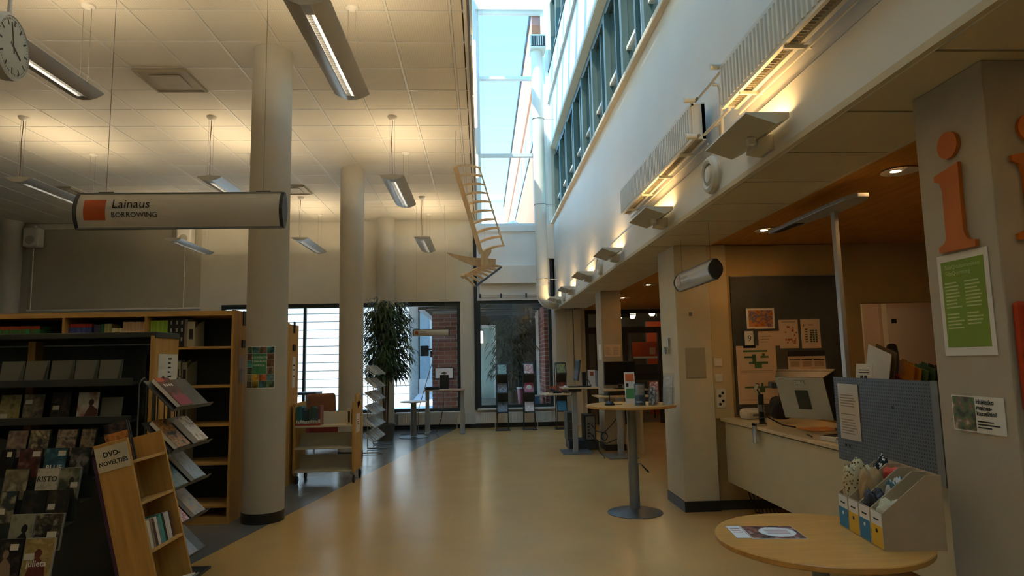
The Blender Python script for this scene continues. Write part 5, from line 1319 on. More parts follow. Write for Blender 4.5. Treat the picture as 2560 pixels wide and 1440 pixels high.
# folders behind the perforated screen
fl = thing('document_rack', 'open white document rack with folders behind the perforated screen', 'document rack', (2.46, 3.85, .906), rot=(0, 0, 0))
B().obox((-.03, .06, .42), (.0025, .115, .225), Matrix.Rotation(-.0, 3, 'Y') @ Matrix.Rotation(.30, 3, 'X')).build('white_divider', M_offwhite, fl)
B().obox((-.008, .03, .42), (.0025, .10, .23), Matrix.Rotation(.30, 3, 'X')).build('brown_divider', mat('brown_board', '6a543c', .7), fl)
B().box(-.06, .22, -.25, .15, 0, .28).build('rack_body', M_dkgrey, fl)
for i, (c_, h_) in enumerate((('7a3030', .55), ('d8402c', .53), ('d88a1e', .62), ('d88a1e', .60), ('5a7a4a', .59), ('4a6a4a', .60), ('3a3a34', .59), ('6a5a3a', .58))):
    t = thing('document_folder', '%s folder standing in the document rack' % ('dark red', 'bright red', 'amber', 'second amber', 'green', 'darker green', 'black', 'brown')[i], 'folder', (2.478+.022*i, 3.86-.028*i, 1.2045), group='folders in the document rack', rot=(.27, 0, 0))
    B().box(-.002, .002, -.07, .07, 0, h_-.36).build('cover', mat('folder_'+c_, c_, .5), t); B().box(-.002, .0, .0, .05, h_-.36, h_-.345).build('tab', mat('folder_'+c_, c_, .5), t)
bn = thing('paper_note', 'white note with two black bars propped above the perforated screen', 'notice', (2.30, 3.83, 1.30), rot=(-.0, .12, 0))
B().box(-.002, 0, -.085, .085, 0, .155).build('sheet', M_paper, bn)
for y_ in (-.02, .022): B().box(-.0032, -.0021, y_-.014, y_+.014, .03, .085).build('black_bar', M_ink, bn)
for z_ in (.10, .115): B().box(-.0032, -.0021, -.05, .05, z_, z_+.005).build('text_line', M_ink, bn)
# office chair behind the desk
oc = thing('office_chair', 'black office chair behind the service desk', 'chair', (3.45, 4.9, 0), rz=math.radians(60))
bm_b = B()
pts_ = []
for i in range(9):
    u = i/8; pts_.append((u, .20*math.sin(PI*(.25+.5*u))))
bk_ = [(-.17, 0), (-.22, .12), (-.22, .34), (-.16, .48), (-.06, .53), (.06, .53), (.16, .48), (.22, .34), (.22, .12), (.17, 0)]
B().prism([(x, 1.06+z) for x, z in bk_], 1, .18, .25).build('backrest', M_black, oc, bevel=.025)
B().lathe([(.22, .46), (.25, .48), (.25, .52), (.20, .55)], 28).build('seat', M_black, oc, smooth=True)
B().tube([(0, .2, .48), (0, .26, .6), (0, .255, 1.15)], .025, 8).build('back_stem', M_black, oc, smooth=True); B().tube([(0, 0, .1), (0, 0, .46)], .03, 12).build('gas_post', M_chrome, oc, smooth=True)
for k in range(5):
    a = 2*PI*k/5; B().tube([(0, 0, .10), (.28*math.cos(a), .28*math.sin(a), .07)], [.025, .015], 8).build('base_arm', M_black, oc, smooth=True)
    B().lathe([(.028, -.012), (.028, .012)], 14, (.28*math.cos(a), .28*math.sin(a), .030), 0).build('castor', M_black, oc, smooth=True)
# back office seen through the opening
dw = thing('office_door_wall', 'pale cupboard wall with a frame and dark handle plate in the back office', 'cupboard', (5.6, 8.55, 0), world=True)
M_of = mat('office_door', 'c9ac8e', .6, var=.02)
B().box(5.54, 6.9, 8.55, 8.6, .05, 2.12).build('door_leaf', M_of, dw); B().box(5.46, 5.53, 8.53, 8.6, 0, 2.25).build('frame_post', mat('office_frame', 'd9c39a', .5), dw); B().box(5.13, 5.19, 8.53, 8.6, 0, 2.25).build('frame_post', mat('office_frame', 'd9c39a', .5), dw)
B().box(5.60, 5.67, 8.542, 8.55, 1.92, 1.98).build('handle_plate', M_black, dw); B().box(4.5, 5.13, 8.55, 8.6, 1.0, 1.95).build('blind', mat('blind_grey', '7d8a80', .7), dw); B().box(4.5, 5.13, 8.54, 8.6, 1.95, 2.02).build('transom', mat('office_frame', 'd9c39a', .5), dw)
for i in range(14): B().box(4.5, 5.13, 8.545, 8.55, 1.05+.065*i, 1.055+.065*i).build('blind_slat', mat('blind_dark', '5d6a62', .7), dw)

ol = thing('office_fill_lamp', 'unseen flat lamp added to brighten the back office behind the opening', 'lamp', (5.0, 7.6, 2.60)); B().box(-.5, .5, -.12, .12, 0, .06).build('housing', M_white, ol); B().box(-.48, .48, -.10, .10, -.006, 0).build('diffuser', emis('office_fill_glow', 'ffe2b8', 1.3), ol)  # unseen lamp, added to brighten the back office wall
# ================================================================== MIDDLE GROUND
# ---- book trolley
M_cream = mat('cream_laminate', 'cfc6ac', .5, var=.02)
tro = thing('book_trolley', 'birch book trolley on castors with cream sloping shelves', 'trolley', (-2.04, 8.76, 0), world=True)
for x0, x1 in ((-2.435, -2.41), (-1.685, -1.655)):
    B().box(x0, x1, 8.5, 9.02, .13, 1.02).build('end_panel', M_birch, tro, bevel=.004)
for z in (.15, .435, .712):
    B().box(-2.41, -1.685, 8.50, 8.76, z, z+.022).build('shelf', M_cream, tro, bevel=.002)
    B().obox((-2.047, 8.765, z+.09), (.362, .005, .095), Matrix.Rotation(-.18, 3, 'X')).build('sloping_back', M_cream, tro)
    B().box(-2.41, -1.685, 8.78, 9.02, z, z+.022).build('shelf', M_cream, tro, bevel=.002)
for x in (-2.41, -1.69):
    for y in (8.56, 8.97):
        B().box(x-.025, x+.025, y-.025, y+.025, .10, .135).build('castor_plate', M_steel, tro)
        B().tube([(x, y, .11), (x+.02, y-.02, .07)], .014, 8).build('castor_fork', M_steel, tro, smooth=True)
        B().lathe([(.03, -.013), (.05, -.011), (.05, .011), (.03, .013)], 20, (x+.025, y-.02, .051), 0).build('castor_wheel', M_black, tro, smooth=True)
B().box(-1.655, -1.650, 8.62, 8.84, .62, .86).build('notice', M_paper, tro)
for i in range(3): B().box(-1.6498, -1.6492, 8.68, 8.78, .78-.03*i, .79-.03*i).build('print_line', M_ink, tro)
for i in range(4): B().obox((-1.67+.004*i, 8.70+.03*i, 1.02), (.003, .09, .10-.008*i), Matrix.Rotation(.1+.05*i, 3, 'X')).build('stored_board', M_birch, tro)
tb = ['2a6f78', '2a6f78', '3a7f8a', '23505f', '2f4a66', '3a4250', '2c3a35', '3f6b5a', '4a4d44', '2f6b66', '5a5a52', '3b5a7a', '8a4a40']
x = -2.40
for i, c in enumerate(tb):
    wv = random.uniform(.018, .03); hh = random.uniform(.19, .25)
    o = book(x+wv/2, 8.60, .735, wv*.95, .17, hh, c, '%s book with a red and white label in the trolley row' % ('teal', 'second teal', 'pale teal', 'petrol', 'navy', 'slate', 'dark olive', 'green', 'grey-olive', 'sea green', 'grey', 'steel blue', 'reddish')[i], 'books on the trolley')
    B().box(-.5, .5, -.504, -.499, .0, .10).build('red_label', mat('shelf_label_red', 'b8402c', .6), o); B().box(-.4, .4, -.504, -.499, .12, .3).build('white_label', M_paper, o); x += wv
bx = thing('book_end_box', 'pale slim box at the bare end of the trolley top shelf', 'box', (-1.73, 8.6, .735))
B().box(-.03, .03, -.07, .07, 0, .20).build('box', M_pale, bx); B().box(-.012, .012, -.072, -.07, .03, .17).build('slot', M_plate, bx)

# ---- armchair
ac_ = thing('armchair', 'red upholstered armchair with brown back by the window', 'armchair', (-2.98, 12.55, 0), rz=.5)
M_red = mat('red_upholstery', '8a2f2a', .85, var=.08); M_brn = mat('brown_upholstery', '8a5a3a', .8, var=.08)
B().box(-.32, .32, -.32, .30, .18, .44).build('seat', M_red, ac_, bevel=.05)
B().prism([(.18, .36), (.32, .34), (.42, .92), (.34, .96), (.27, .92)], 0, -.27, .27).build('backrest', M_brn, ac_, bevel=.04)
for s_ in (-1, 1): B().box(s_*.36-.06, s_*.36+.06, -.30, .30, .20, .60).build('armrest', M_red, ac_, bevel=.04)
for a in (-.28, .28):
    for b in (-.26, .26): B().tube([(a, b, 0), (a, b, .19)], .015, 8).build('leg', M_steel, ac_)
# ---- blue-topped low item behind
lt = thing('side_table', 'small dark table edge beside the armchair', 'table', (-3.62, 13.6, 0))
B().box(-.25, .25, -.25, .25, .90, .95).build('top', mat('blue_grey_top', '3a4852', .5), lt); B().tube([(0, 0, .0), (0, 0, .9)], .03, 10).build('leg', M_steel, lt); B().lathe([(.2, 0), (.2, .015)], 20).build('base', M_steel, lt)

# ---- magazine rack
mr_ = thing('magazine_rack', 'tall wire magazine rack packed with leaflets before the ficus', 'display rack', (-1.92, 11.73, 0), world=True)
NT, NM = 6, 6
for k in range(NT):
    z = .17+.225*k
    for y in (11.15, 11.73, 12.31): B().tube([(-2.04, y, z+.17), (-1.84, y, z), (-1.815, y, z+.04)], .005, 6).build('tray_wire', M_steel, mr_)
    B().tube([(-1.825, 11.13, z+.025), (-1.825, 12.33, z+.025)], .005, 6).build('front_rail', M_steel, mr_)
for y in (11.14, 11.73, 12.32):
    B().tube([(-2.05, y, 0.02), (-2.05, y, 1.50)], .009, 8).build('post', M_steel, mr_)
    B().tube([(-2.05, y, 0.02), (-1.70, y, 0.02)], .011, 8).build('foot', M_steel, mr_)
random.seed(21)
ORD = ('lowest', 'second', 'third', 'fourth', 'fifth', 'top')
SPOT = ('nearest the trolley', 'second from the trolley', 'third from the trolley', 'third from the ficus', 'second from the ficus', 'nearest the ficus')
for k in range(NT):
    z = .17+.225*k
    for j in range(NM):
        y = 11.23+.198*j; SEED[0] += 1
        t = thing('magazine', 'magazine on the %s tray of the wire rack, %s' % (ORD[k], SPOT[j]), 'magazine', (-1.832, y, z+.012), group='magazines on the wire rack')
        e1 = Vector((0, 1, 0)); e2 = Vector((-.762, 0, .647)); e3 = e1.cross(e2); t.rotation_euler = Matrix((e1, e2, e3)).transposed().to_euler()
        B().box(-.08, .08, .010, .235, .008, .020).build('pages', M_paper, t)
        B().box(-.08, .08, .010, .237, .020, .022).build('cover', artmat(300+(k*7+j*3) % 12, random.choice([['c9c4b8', 'a0988a', 'ddd8cc'], ['8a8f94', 'c5c8c8', '5a6066'], ['b0603c', 'd8d0c4', '7a4a34'], ['cfcfcb', 'e2e0da', '7d8a94']])), t)

# ---- ficus
def ficus(name, label, loc, seed, zlo, ztop, rad, n, dark=False, pot=True):
    rnd = random.Random(seed)
    t = thing(name, label, 'plant', loc)
    if pot:
        B().lathe([(.15, 0), (.19, .30), (.20, .32), (.18, .32), (.17, .28)], 28).build('pot', mat('pot_grey', '5a5a55', .6), t, smooth=True)
        B().lathe([(.17, .27), (.165, .285)], 24).build('soil', mat('soil', '2e241a', .95), t)
    tips = []
    for k in range(3):
        a = k*2.1; B().tube([(.03*math.cos(a), .03*math.sin(a), .25), (.05*math.cos(a+.6), .05*math.sin(a+.6), zlo*.6), (.09*math.cos(a+1), .09*math.sin(a+1), zlo+.25), (.12*math.cos(a+1.4), .12*math.sin(a+1.4), ztop-.25)], [.022, .019, .015, .006], 8).build('trunk', mat('bark', '5a4a38', .9), t, smooth=True)
    lm = mat('ficus_leaf_dark' if dark else 'ficus_leaf', '2c3f2a' if dark else '3c5631', .45, var=.3, scale=8)
    lv = B(); tw = B()
    for k in range(n//9):
        a = rnd.uniform(0, 2*PI); zz = rnd.uniform(zlo, ztop-.05); u = (zz-zlo)/(ztop-zlo)
        rr = rad*(.35+.65*math.sin(PI*min(1, .25+.62*u)))*rnd.uniform(.55, 1.0)
        p0 = Vector((.07*math.cos(a), .07*math.sin(a), zz-.05)); p1 = Vector((rr*math.cos(a), rr*math.sin(a), zz+rnd.uniform(-.05, .12)))
        if k % 3 == 0: tw.tube([p0, (p0+p1)/2+Vector((0, 0, .04)), p1], [.005, .003, .002], 4)
        for j in range(9):
            v = rnd.uniform(.35, 1.08); q = p0+(p1-p0)*v; ang = a+rnd.uniform(-1.2, 1.2); L = rnd.uniform(.15, .26); wv = L*.075
            d0 = Vector((math.cos(ang), math.sin(ang), rnd.uniform(-.3, .35))).normalized(); s = Vector((-math.sin(ang), math.cos(ang), 0))*wv
            m1 = q+d0*L*.4; m2 = q+d0*L*.75+Vector((0, 0, -.25*L)); e = q+d0*L*.92+Vector((0, 0, -.62*L))
            lv.add([q, m1+s, m1-s, m2+s*.75, m2-s*.75, e], [(0, 2, 1), (1, 2, 4, 3), (3, 4, 5)])
    o = lv.build('foliage', lm, t); o['kind'] = 'stuff'
    o = tw.build('twigs', mat('bark', '5a4a38', .9), t); o['kind'] = 'stuff'
    return t
ficus('ficus_plant', 'tall ficus with long drooping narrow leaves between column and window', (-1.93, 13.05, 0), 4, 1.22, 2.80, .50, 3200)

# ---- desk with a small display by the window
d2 = thing('high_desk', 'narrow high desk with two grey legs by the window', 'desk', (-.82, 14.05, 0), world=True)
B().box(-1.25, -.385, 13.8, 14.35, .90, .925).build('top', mat('desk_pink', 'b99a84', .5, var=.03), d2, bevel=.003)
for x in (-1.185, -.44):
    B().box(x-.04, x+.04, 14.0, 14.06, .45, .90).build('leg', mat('leg_grey', 'a3a5a2', .45, .3), d2); B().box(x-.05, x+.05, 13.99, 14.07, .03, .52).build('leg_sleeve', mat('leg_grey', 'a3a5a2', .45, .3), d2); B().box(x-.045, x+.045, 13.78, 14.3, 0, .035).build('foot', mat('leg_grey', 'a3a5a2', .45, .3), d2)
B().tube([(-.86, 14.1, .90), (-.85, 14.12, .6), (-.90, 14.12, .3), (-1.0, 14.15, .02), (-1.3, 14.1, .008), (-1.75, 14.0, .008)], .008, 6).build('cable', M_black, d2, smooth=True)
dm = thing('small_display', 'small framed display with a grey page on a black stand', 'monitor', (-.83, 14.12, .9255))
B().box(-.10, .10, -.04, .04, 0, .31).build('stand', M_black, dm, bevel=.008); B().box(-.205, .205, -.03, .02, .22, .47).build('bezel', M_dkgrey, dm, bevel=.006)
B().box(-.185, .185, -.032, -.0305, .24, .45).build('screen', emis('screen_page', 'b4b8bc', .04), dm)
B().prism([(-.07, .34), (.01, .31), (.07, .35), (-.01, .385)], 1, -.0345, -.0325).build('picture', mat('screen_brown', '6a6258', .6), dm)
sc_ = thing('document_scanner', 'flat black scanner lying on the high desk', 'scanner', (-1.08, 14.05, .9255))
B().box(-.15, .15, -.12, .12, 0, .05).build('body', M_black, sc_, bevel=.01); B().box(-.13, .13, -.1, .1, .05, .062).build('lid', M_dkgrey, sc_)
pp2 = thing('white_paper_stack', 'thin stack of white papers on the high desk', 'papers', (-.80, 13.92, .9255)); B().box(-.12, .12, -.06, .06, 0, .012).build('sheets', M_paper, pp2)
bc_ = thing('leaning_pole', 'thin pole with a rope leaning between the desk and the window', 'pole', (-1.32, 14.6, 0)); B().tube([(-.12, 0, .45), (.34, .02, 2.0)], .008, 6).build('pole', M_gmetal, bc_); B().tube([(-.12, 0, 0), (-.12, 0, .46)], .008, 6).build('lower_pole', M_gmetal, bc_)

# ---- zigzag brochure stands
M_bs = mat('brochure_stand_black', '343634', .5, .2, var=.06)
BR = [[['3f6a4a', '8aa890', '2f4a3a'], ['5a5048', '8a8578', '3a3a36'], ['4a4a44', '6a685e', '33332f']], [['b5a898', 'a5543c', 'd8cfc0'], ['a02c3a', 'c04a52', '8a2430'], ['d0cac0', 'c0b8ac', 'e2ded6']], [['6a8a4a', 'b0a888', '5a7a3a'], ['c05a2c', '7a3a2c', '4a3a34'], ['3a7a98', '4a8aa8', '2f6a88']]]
def bstand(x, label, art, i):
    t = thing('brochure_stand', label, 'brochure stand', (x, 14.35, 0), group='zigzag brochure stands')
    for s_ in (-1, 1):
        B().tube([(s_*.125, .10, .02), (s_*.125, .12, 1.44)], .009, 6).build('rear_rod', M_bs, t); B().tube([(s_*.13, -.12, .02), (s_*.115, -.10, .40)], .008, 6).build('front_rod', M_bs, t)
    B().box(-.16, .16, -.16, .14, 0, .02).build('base', M_bs, t)
    for k, z in enumerate((.38, .80, 1.20)):
        B().prism([(-.13, z), (-.125, z+.03), (-.118, z+.012), (.06, z+.25), (.066, z+.245), (-.115, z-.004)], 0, -.115, .115).build('tray', M_bs, t)
        if k: B().prism([(-.128, z), (-.122, z), (.02, z-.18), (.014, z-.18)], 0, -.115, .115).build('zigzag_panel', M_bs, t)
        SEED[0] += 1
        R_ = Matrix.Rotation(-math.atan2(.178, .238), 3, 'X')
        q = thing('brochure', '%s brochure on %s tray of the stand %s' % (('green and white', 'grey', 'dark grey', 'red and beige', 'crimson', 'white', 'leafy green', 'orange', 'blue')[i*3+2-k], ('the lowest', 'the middle', 'the top')[k], ('nearest the black post', 'between the two others', 'beside the cream wall')[i]), 'brochure', (x, 14.35-.120, z+.016), group='brochures on the zigzag stands', rot=(-math.atan2(.178, .238), 0, 0))
        B().box(-.095, .095, -.010, -.002, 0, .25).build('cover', artmat(SEED[0], art[2-k]), q)
        if i == 1 and k == 1: B().lathe([(.06, -.012), (.06, -.0105)], 24, (0, 0, .13), 1).build('white_oval', M_paper, q)
for i, (x, l) in enumerate(((.43, 'black zigzag brochure stand nearest the black window post'), (1.02, 'black zigzag brochure stand in the middle of the dark window'), (1.74, 'black zigzag brochure stand before the cream wall end'))): bstand(x, l, BR[i], i)

# ---- high self-service desk with monitor seen from the side
M_leg = mat('leg_grey', 'a3a5a2', .45, .3)
da = thing('service_table', 'high pale table on a single square leg with a flat foot plate', 'table', (1.53, 10.7, 0), world=True)
B().box(1.30, 1.90, 10.45, 11.0, 1.035, 1.06).build('upper_top', M_pale, da, bevel=.003)
B().prism([(.93, 10.75), (1.02, 10.42), (1.42, 10.42), (1.42, 10.95), (1.05, 10.98)], 2, .945, .968).build('lower_top', M_pale, da)
B().box(1.465, 1.545, 10.64, 10.72, .02, 1.035).build('leg', M_leg, da, bevel=.004); B().box(1.40, 1.62, 10.62, 10.74, .985, 1.034).build('head_bracket', M_dkgrey, da); B().box(1.10, 1.50, 10.65, 10.71, .925, .945).build('arm', M_dkgrey, da)
B().box(1.27, 1.75, 10.45, 10.95, 0.001, .02).build('foot_plate', mat('plate_steel', '7d807d', .4, .4), da)
m2 = thing('side_monitor', 'dark monitor seen from its side on the high pale table', 'monitor', (1.68, 10.7, 1.061))
B().obox((-.11, 0, .27), (.016, .22, .17), Matrix.Rotation(.13, 3, 'Y')).build('screen', M_dkgrey, m2, bevel=.006); B().obox((-.127, 0, .268), (.002, .20, .15), Matrix.Rotation(.13, 3, 'Y')).build('glass_front', mat('screen_blue', '3a4a58', .15), m2)
B().box(-.03, .03, -.04, .04, 0, .24).build('stand_stem', M_black, m2); B().box(-.12, .10, -.10, .10, 0, .015).build('stand_foot', M_black, m2); B().tube([(.03, 0, .12), (.08, .02, .10), (.11, .03, .03), (.13, .03, .012)], .006, 6).build('cable', M_black, m2, smooth=True)
k2 = thing('keyboard', 'flat black keyboard on the high pale table', 'keyboard', (1.47, 10.58, 1.061)); B().box(-.07, .07, -.10, .10, 0, .014).build('body', M_black, k2, bevel=.003); g = B()
for i in range(4):
    for j in range(6): g.box(-.06+.03*i, -.036+.03*i, -.09+.03*j, -.066+.03*j, .014, .018)
g.build('keys', M_dkgrey, k2)['kind'] = 'stuff'
ms_ = thing('mouse', 'small pale mouse on the high pale table', 'mouse', (1.345, 10.56, 1.061)); B().lathe([(.030, 0), (.034, .012), (.024, .026), (.006, .032)], 16).build('body', M_offwhite, ms_, smooth=True)
ld = thing('scanner_cradle', 'dark barcode scanner on the lower table with orange card behind', 'scanner', (1.17, 10.62, .968)); B().obox((0, 0, .043), (.08, .05, .02), Matrix.Rotation(.3, 3, 'Y')).build('body', M_dkgrey, ld, bevel=.012); B().box(-.02, .12, -.03, .03, 0, .02).build('foot', M_black, ld)
oc_ = thing('orange_cards', 'small box of orange cards on the lower table', 'card box', (1.15, 10.85, .969)); B().box(-.05, .10, -.03, .03, 0, .07).build('box', mat('brown_board', '6a543c', .7), oc_)
for i in range(3): B().box(-.045+.045*i, -.01+.045*i, -.035, -.031, .03, .10+.01*i).build('card', mat('card_orange', 'c25a24', .6), oc_)
lh = thing('leaflet_box', 'white leaflet box behind the side monitor', 'leaflet holder', (1.83, 10.85, 1.061)); B().box(-.06, .06, -.02, .02, 0, .27).build('box', M_paper, lh); B().box(-.02, .035, -.022, -.0202, .17, .24).build('red_picture', mat('red_print', 'b0563c', .7), lh); B().box(.065, .10, -.015, .02, 0, .26).build('clear_sleeve', mat('sleeve_blue', '8a98a4', .3), lh)
pc = thing('computer_tower', 'open backed black computer tower on a trolley under the pale table', 'computer', (1.80, 11.145, .155), rz=0); B().box(-.09, .09, -.2, .2, 0, .42).build('case', M_black, pc, bevel=.006); B().box(-.075, .075, -.204, -.2005, .02, .40).build('rear_plate', mat('pc_plate', '8f8f86', .4, .5), pc)
for i in range(5): B().box(-.05, -.01, -.207, -.2045, .06+.05*i, .085+.05*i).build('port', M_black, pc)
pt = thing('floor_cabinet', 'low dark grey cabinet on the floor under the computer tower', 'cabinet', (1.72, 11.21, 0)); B().box(-.28, .22, -.25, .25, 0, .155).build('plinth', M_dkgrey, pt, bevel=.01); B().box(-.30, -.12, -.2, .2, .155, .62).build('drawer_unit', mat('cab_grey', '4a4c4a', .5), pt)
for i in range(3): B().box(-.28, -.14, -.204, -.2002, .19+.14*i, .20+.14*i).build('drawer_gap', M_gmetal, pt)

# ---- television on its own table in front of the beige column
tt = thing('television_table', 'two-board pale table carrying the television before the beige column', 'table', (2.25, 10.3, 0), world=True)
B().box(1.92, 2.62, 10.2, 10.7, 1.0, 1.025).build('upper_board', M_pale, tt, bevel=.003); B().box(1.80, 2.62, 10.05, 10.7, .905, .93).build('lower_board', M_pale, tt, bevel=.003)
B().box(2.08, 2.17, 10.06, 10.12, .02, .905).build('leg', M_leg, tt, bevel=.003); B().box(1.90, 2.35, 9.85, 10.35, .001, .02).build('foot_plate', MATS['plate_steel'], tt); B().box(2.5, 2.54, 10.3, 10.6, .0, .905).build('side_panel', M_pale, tt)
B().box(1.99, 2.60, 10.25, 10.6, .935, .995).build('black_device', M_black, tt)
tv = thing('television', 'black flat television with glossy screen before the beige column', 'television', (2.24, 10.5, 1.026)); B().box(-.26, .26, -.02, .02, .06, .44).build('bezel', M_black, tv, bevel=.006); B().box(-.245, .245, -.0225, -.0205, .085, .425).build('screen', mat('tv_glass', '0b0e12', .08), tv); B().box(-.10, .10, -.08, .08, 0, .012).build('foot', M_black, tv); B().box(-.03, .03, -.015, .015, .012, .07).build('neck', M_black, tv); B().box(-.03, .03, -.0235, -.0206, .068, .074).build('maker_strip', M_steel, tv)
for pts, l in (([(1.82, 10.938, .42), (1.86, 10.72, .33), (1.95, 10.5, .33), (2.05, 10.25, .50), (2.10, 10.122, .62)], 'black cable with the hanging coil, from the computer tower up to the table leg'),
               ([(1.78, 10.938, .30), (1.85, 10.65, .18), (1.97, 10.4, .17), (2.10, 10.122, .28)], 'black cable sagging low from the computer tower to the table leg'),
               ([(1.84, 10.938, .25), (1.87, 10.72, .08), (1.875, 10.5, .009), (1.87, 10.15, .009), (1.84, 9.95, .009)], 'black cable dropping from the computer tower to the floor')):
    B().tube(pts, .008, 6).build('loose_cable', M_black, None, smooth=True, label=l, cat='cable', group='cables by the television table')
B().tube([(1.95+.05*math.cos(a), 10.5, .27+.06*math.sin(a)) for a in [2*PI*k/16 for k in range(16)]], .009, 6, True).build('cable_coil', M_black, None, smooth=True, label='black coil of cable hanging before the beige column', cat='cable')
n1 = thing('column_notice', 'cream printed notice on the front of the beige column', 'notice', (2.12, 10.775, 1.5), world=True); B().box(2.055, 2.325, 10.770, 10.778, 1.545, 1.75).build('sheet', M_pinkpap, n1)
for c_ in (2.07, 2.20):
    for i in range(8): B().box(c_, c_+random.uniform(.07, .10), 10.7690, 10.7698, 1.70-.017*i, 1.705-.017*i).build('text_line', mat('grey_print', '8a7a68', .7), n1)
n2 = thing('column_notice', 'narrow white notice on the side of the beige column', 'notice', (2.018, 11.0, 1.5), world=True); B().box(2.014, 2.0195, 10.86, 11.1, 1.50, 1.76).build('sheet', M_paper, n2)

# ================================================================== ENTRANCE WALL, VESTIBULE, EXTERIOR
ew = struct('window_9', B().box(2.42, 2.50, 15.0, 15.12, 0, 2.66).box(2.50, 8.2, 15.0, 15.12, 2.56, 2.66).box(2.5, 8.2, 15.0, 15.12, 2.10, 2.24), mat('entrance_frame', '2b2823', .5, var=.06))
for x in (2.72, 3.35, 4.2, 5.2, 6.2, 7.2):
    q = B().box(x-.06, x+.06, 15.0, 15.12, 0, 2.10).build('door_stile', MATS['entrance_frame'], ew, loc=(0, 0, 0)); q.location = -ew.location
for a, b in ((2.50, 2.66), (2.78, 3.29), (3.41, 4.14), (4.26, 5.14), (5.26, 6.14), (6.26, 7.14), (7.26, 8.2)):
    for z0, z1 in ((.0, 2.10), (2.24, 2.56)):
        q = B().box(a, b, 15.05, 15.058, z0, z1).build('pane', M_glass, ew, loc=(0, 0, 0)); q.location = -ew.location
q = B().tube([(3.42, 14.97, .9), (3.42, 14.97, 1.5)], .014, 8).build('pull_handle', M_steel, ew, loc=(0, 0, 0)); q.location = -ew.location
q = B().box(2.5, 5.0, 14.99, 15.0, 1.12, 1.15).build('push_bar', MATS['entrance_frame'], ew, loc=(0, 0, 0)); q.location = -ew.location
M_vest = mat('vestibule_grey', '8d8f8c', .6, var=.04)
struct('floor_vestibule', B().box(1.75, 8.4, 15.3, 20, -.1, 0), mat('vestibule_floor', '6a5a48', .4))
struct('ceiling_vestibule', B().box(1.75, 8.4, 15.3, 20, 3.0, 3.1), mat('vestibule_ceiling', 'a9b4b8', .6))
struct('wall_vestibule', B().box(1.75, 8.4, 19.8, 20, 0, 3.0).box(8.2, 8.4, 15.3, 19.8, 0, 3.0), M_vest)
struct('wall_vestibule_side', B().box(1.62, 1.75, 15.3, 20, 0, 7.1), mat('brick_mortar', 'a89a90', .9))
for i in range(6): struct('wall_vestibule_panel', B().box(3.0+.8*i, 3.74+.8*i, 19.76, 19.80, .1, 2.5), mat('panel_taupe', '6a6258', .6, var=.05))
for i, (x, y, z, r) in enumerate(((3.42, 15.9, 2.55, .075), (3.86, 16.3, 2.62, .085), (2.60, 16.2, 2.72, .06), (4.45, 16.6, 2.70, .09))):
    t = thing('vestibule_pendant', 'glowing cone pendant lamp behind the entrance glass, %s' % ('lowest one by the exit box', 'the biggest one', 'beside the beige column', 'beside the white column')[i], 'lamp', (x, y, z), group='cone pendant lamps in the vestibule')
    B().lathe([(r*.55, -r*1.1), (r, -r*.2), (r, r*.5), (r*.8, r*.7)], 20).build('shade', emis('vest_glow', 'ffe0b0', 3.0), t, smooth=True); B().lathe([(r*1.03, -.012), (r*1.03, .012)], 20).build('band', M_black, t); B().lathe([(r*.8, r*.7), (r*.8, r*1.3), (r*.2, r*1.4)], 16).build('cap', M_black, t, smooth=True); B().tube([(0, 0, r), (0, 0, 3.0-z)], .008, 6).build('rod', M_black, t)
ex = thing('exit_box', 'dark green exit sign box behind the entrance glass', 'sign', (3.40, 15.45, 2.50)); B().box(-.19, .19, -.04, .04, 0, .17).build('box', mat('exit_green', '23392a', .5), ex, bevel=.01); B().tube([(0, 0, .17), (0, 0, .5)], .01, 6).build('rod', M_black, ex)
bn_ = thing('orange_banner', 'orange banner panel with white corner behind the entrance glass', 'banner', (4.1, 16.4, 1.5)); B().box(-.25, .42, -.01, .01, 0, .42).build('panel', mat('banner_orange', 'c2481c', .6), bn_); B().box(-.23, .40, -.012, -.0101, .0, .05).build('white_edge', M_paper, bn_); B().box(.19, .34, -.012, -.0101, .1, .28).build('white_box', mat('banner_beige', 'd8a888', .6), bn_); B().tube([(-.2, .02, -1.5), (-.2, .02, .4)], .015, 6).build('stand', M_black, bn_)
bn2 = thing('dark_board', 'dark green notice board under the orange banner behind the glass', 'board', (4.15, 16.4, .95)); B().box(-.25, .42, -.05, -.02, 0, .40).build('board', mat('board_dark', '24332f', .5), bn2); B().box(-.25, .42, -.06, -.0501, -.03, .0).build('rail', M_steel, bn2); B().tube([(.2, -.03, -.95), (.2, -.03, 0)], .015, 6).build('stand', M_black, bn2)
ob = thing('orange_pillar', 'orange wall strip behind the entrance glass', 'panel', (4.75, 17.5, 0)); B().box(-.25, .25, -.05, .05, 0, 2.5).build('strip', mat('banner_orange', 'c2481c', .6), ob); B().box(-.27, -.25, -.06, .06, 0, 2.5).build('edge', M_gmetal, ob)

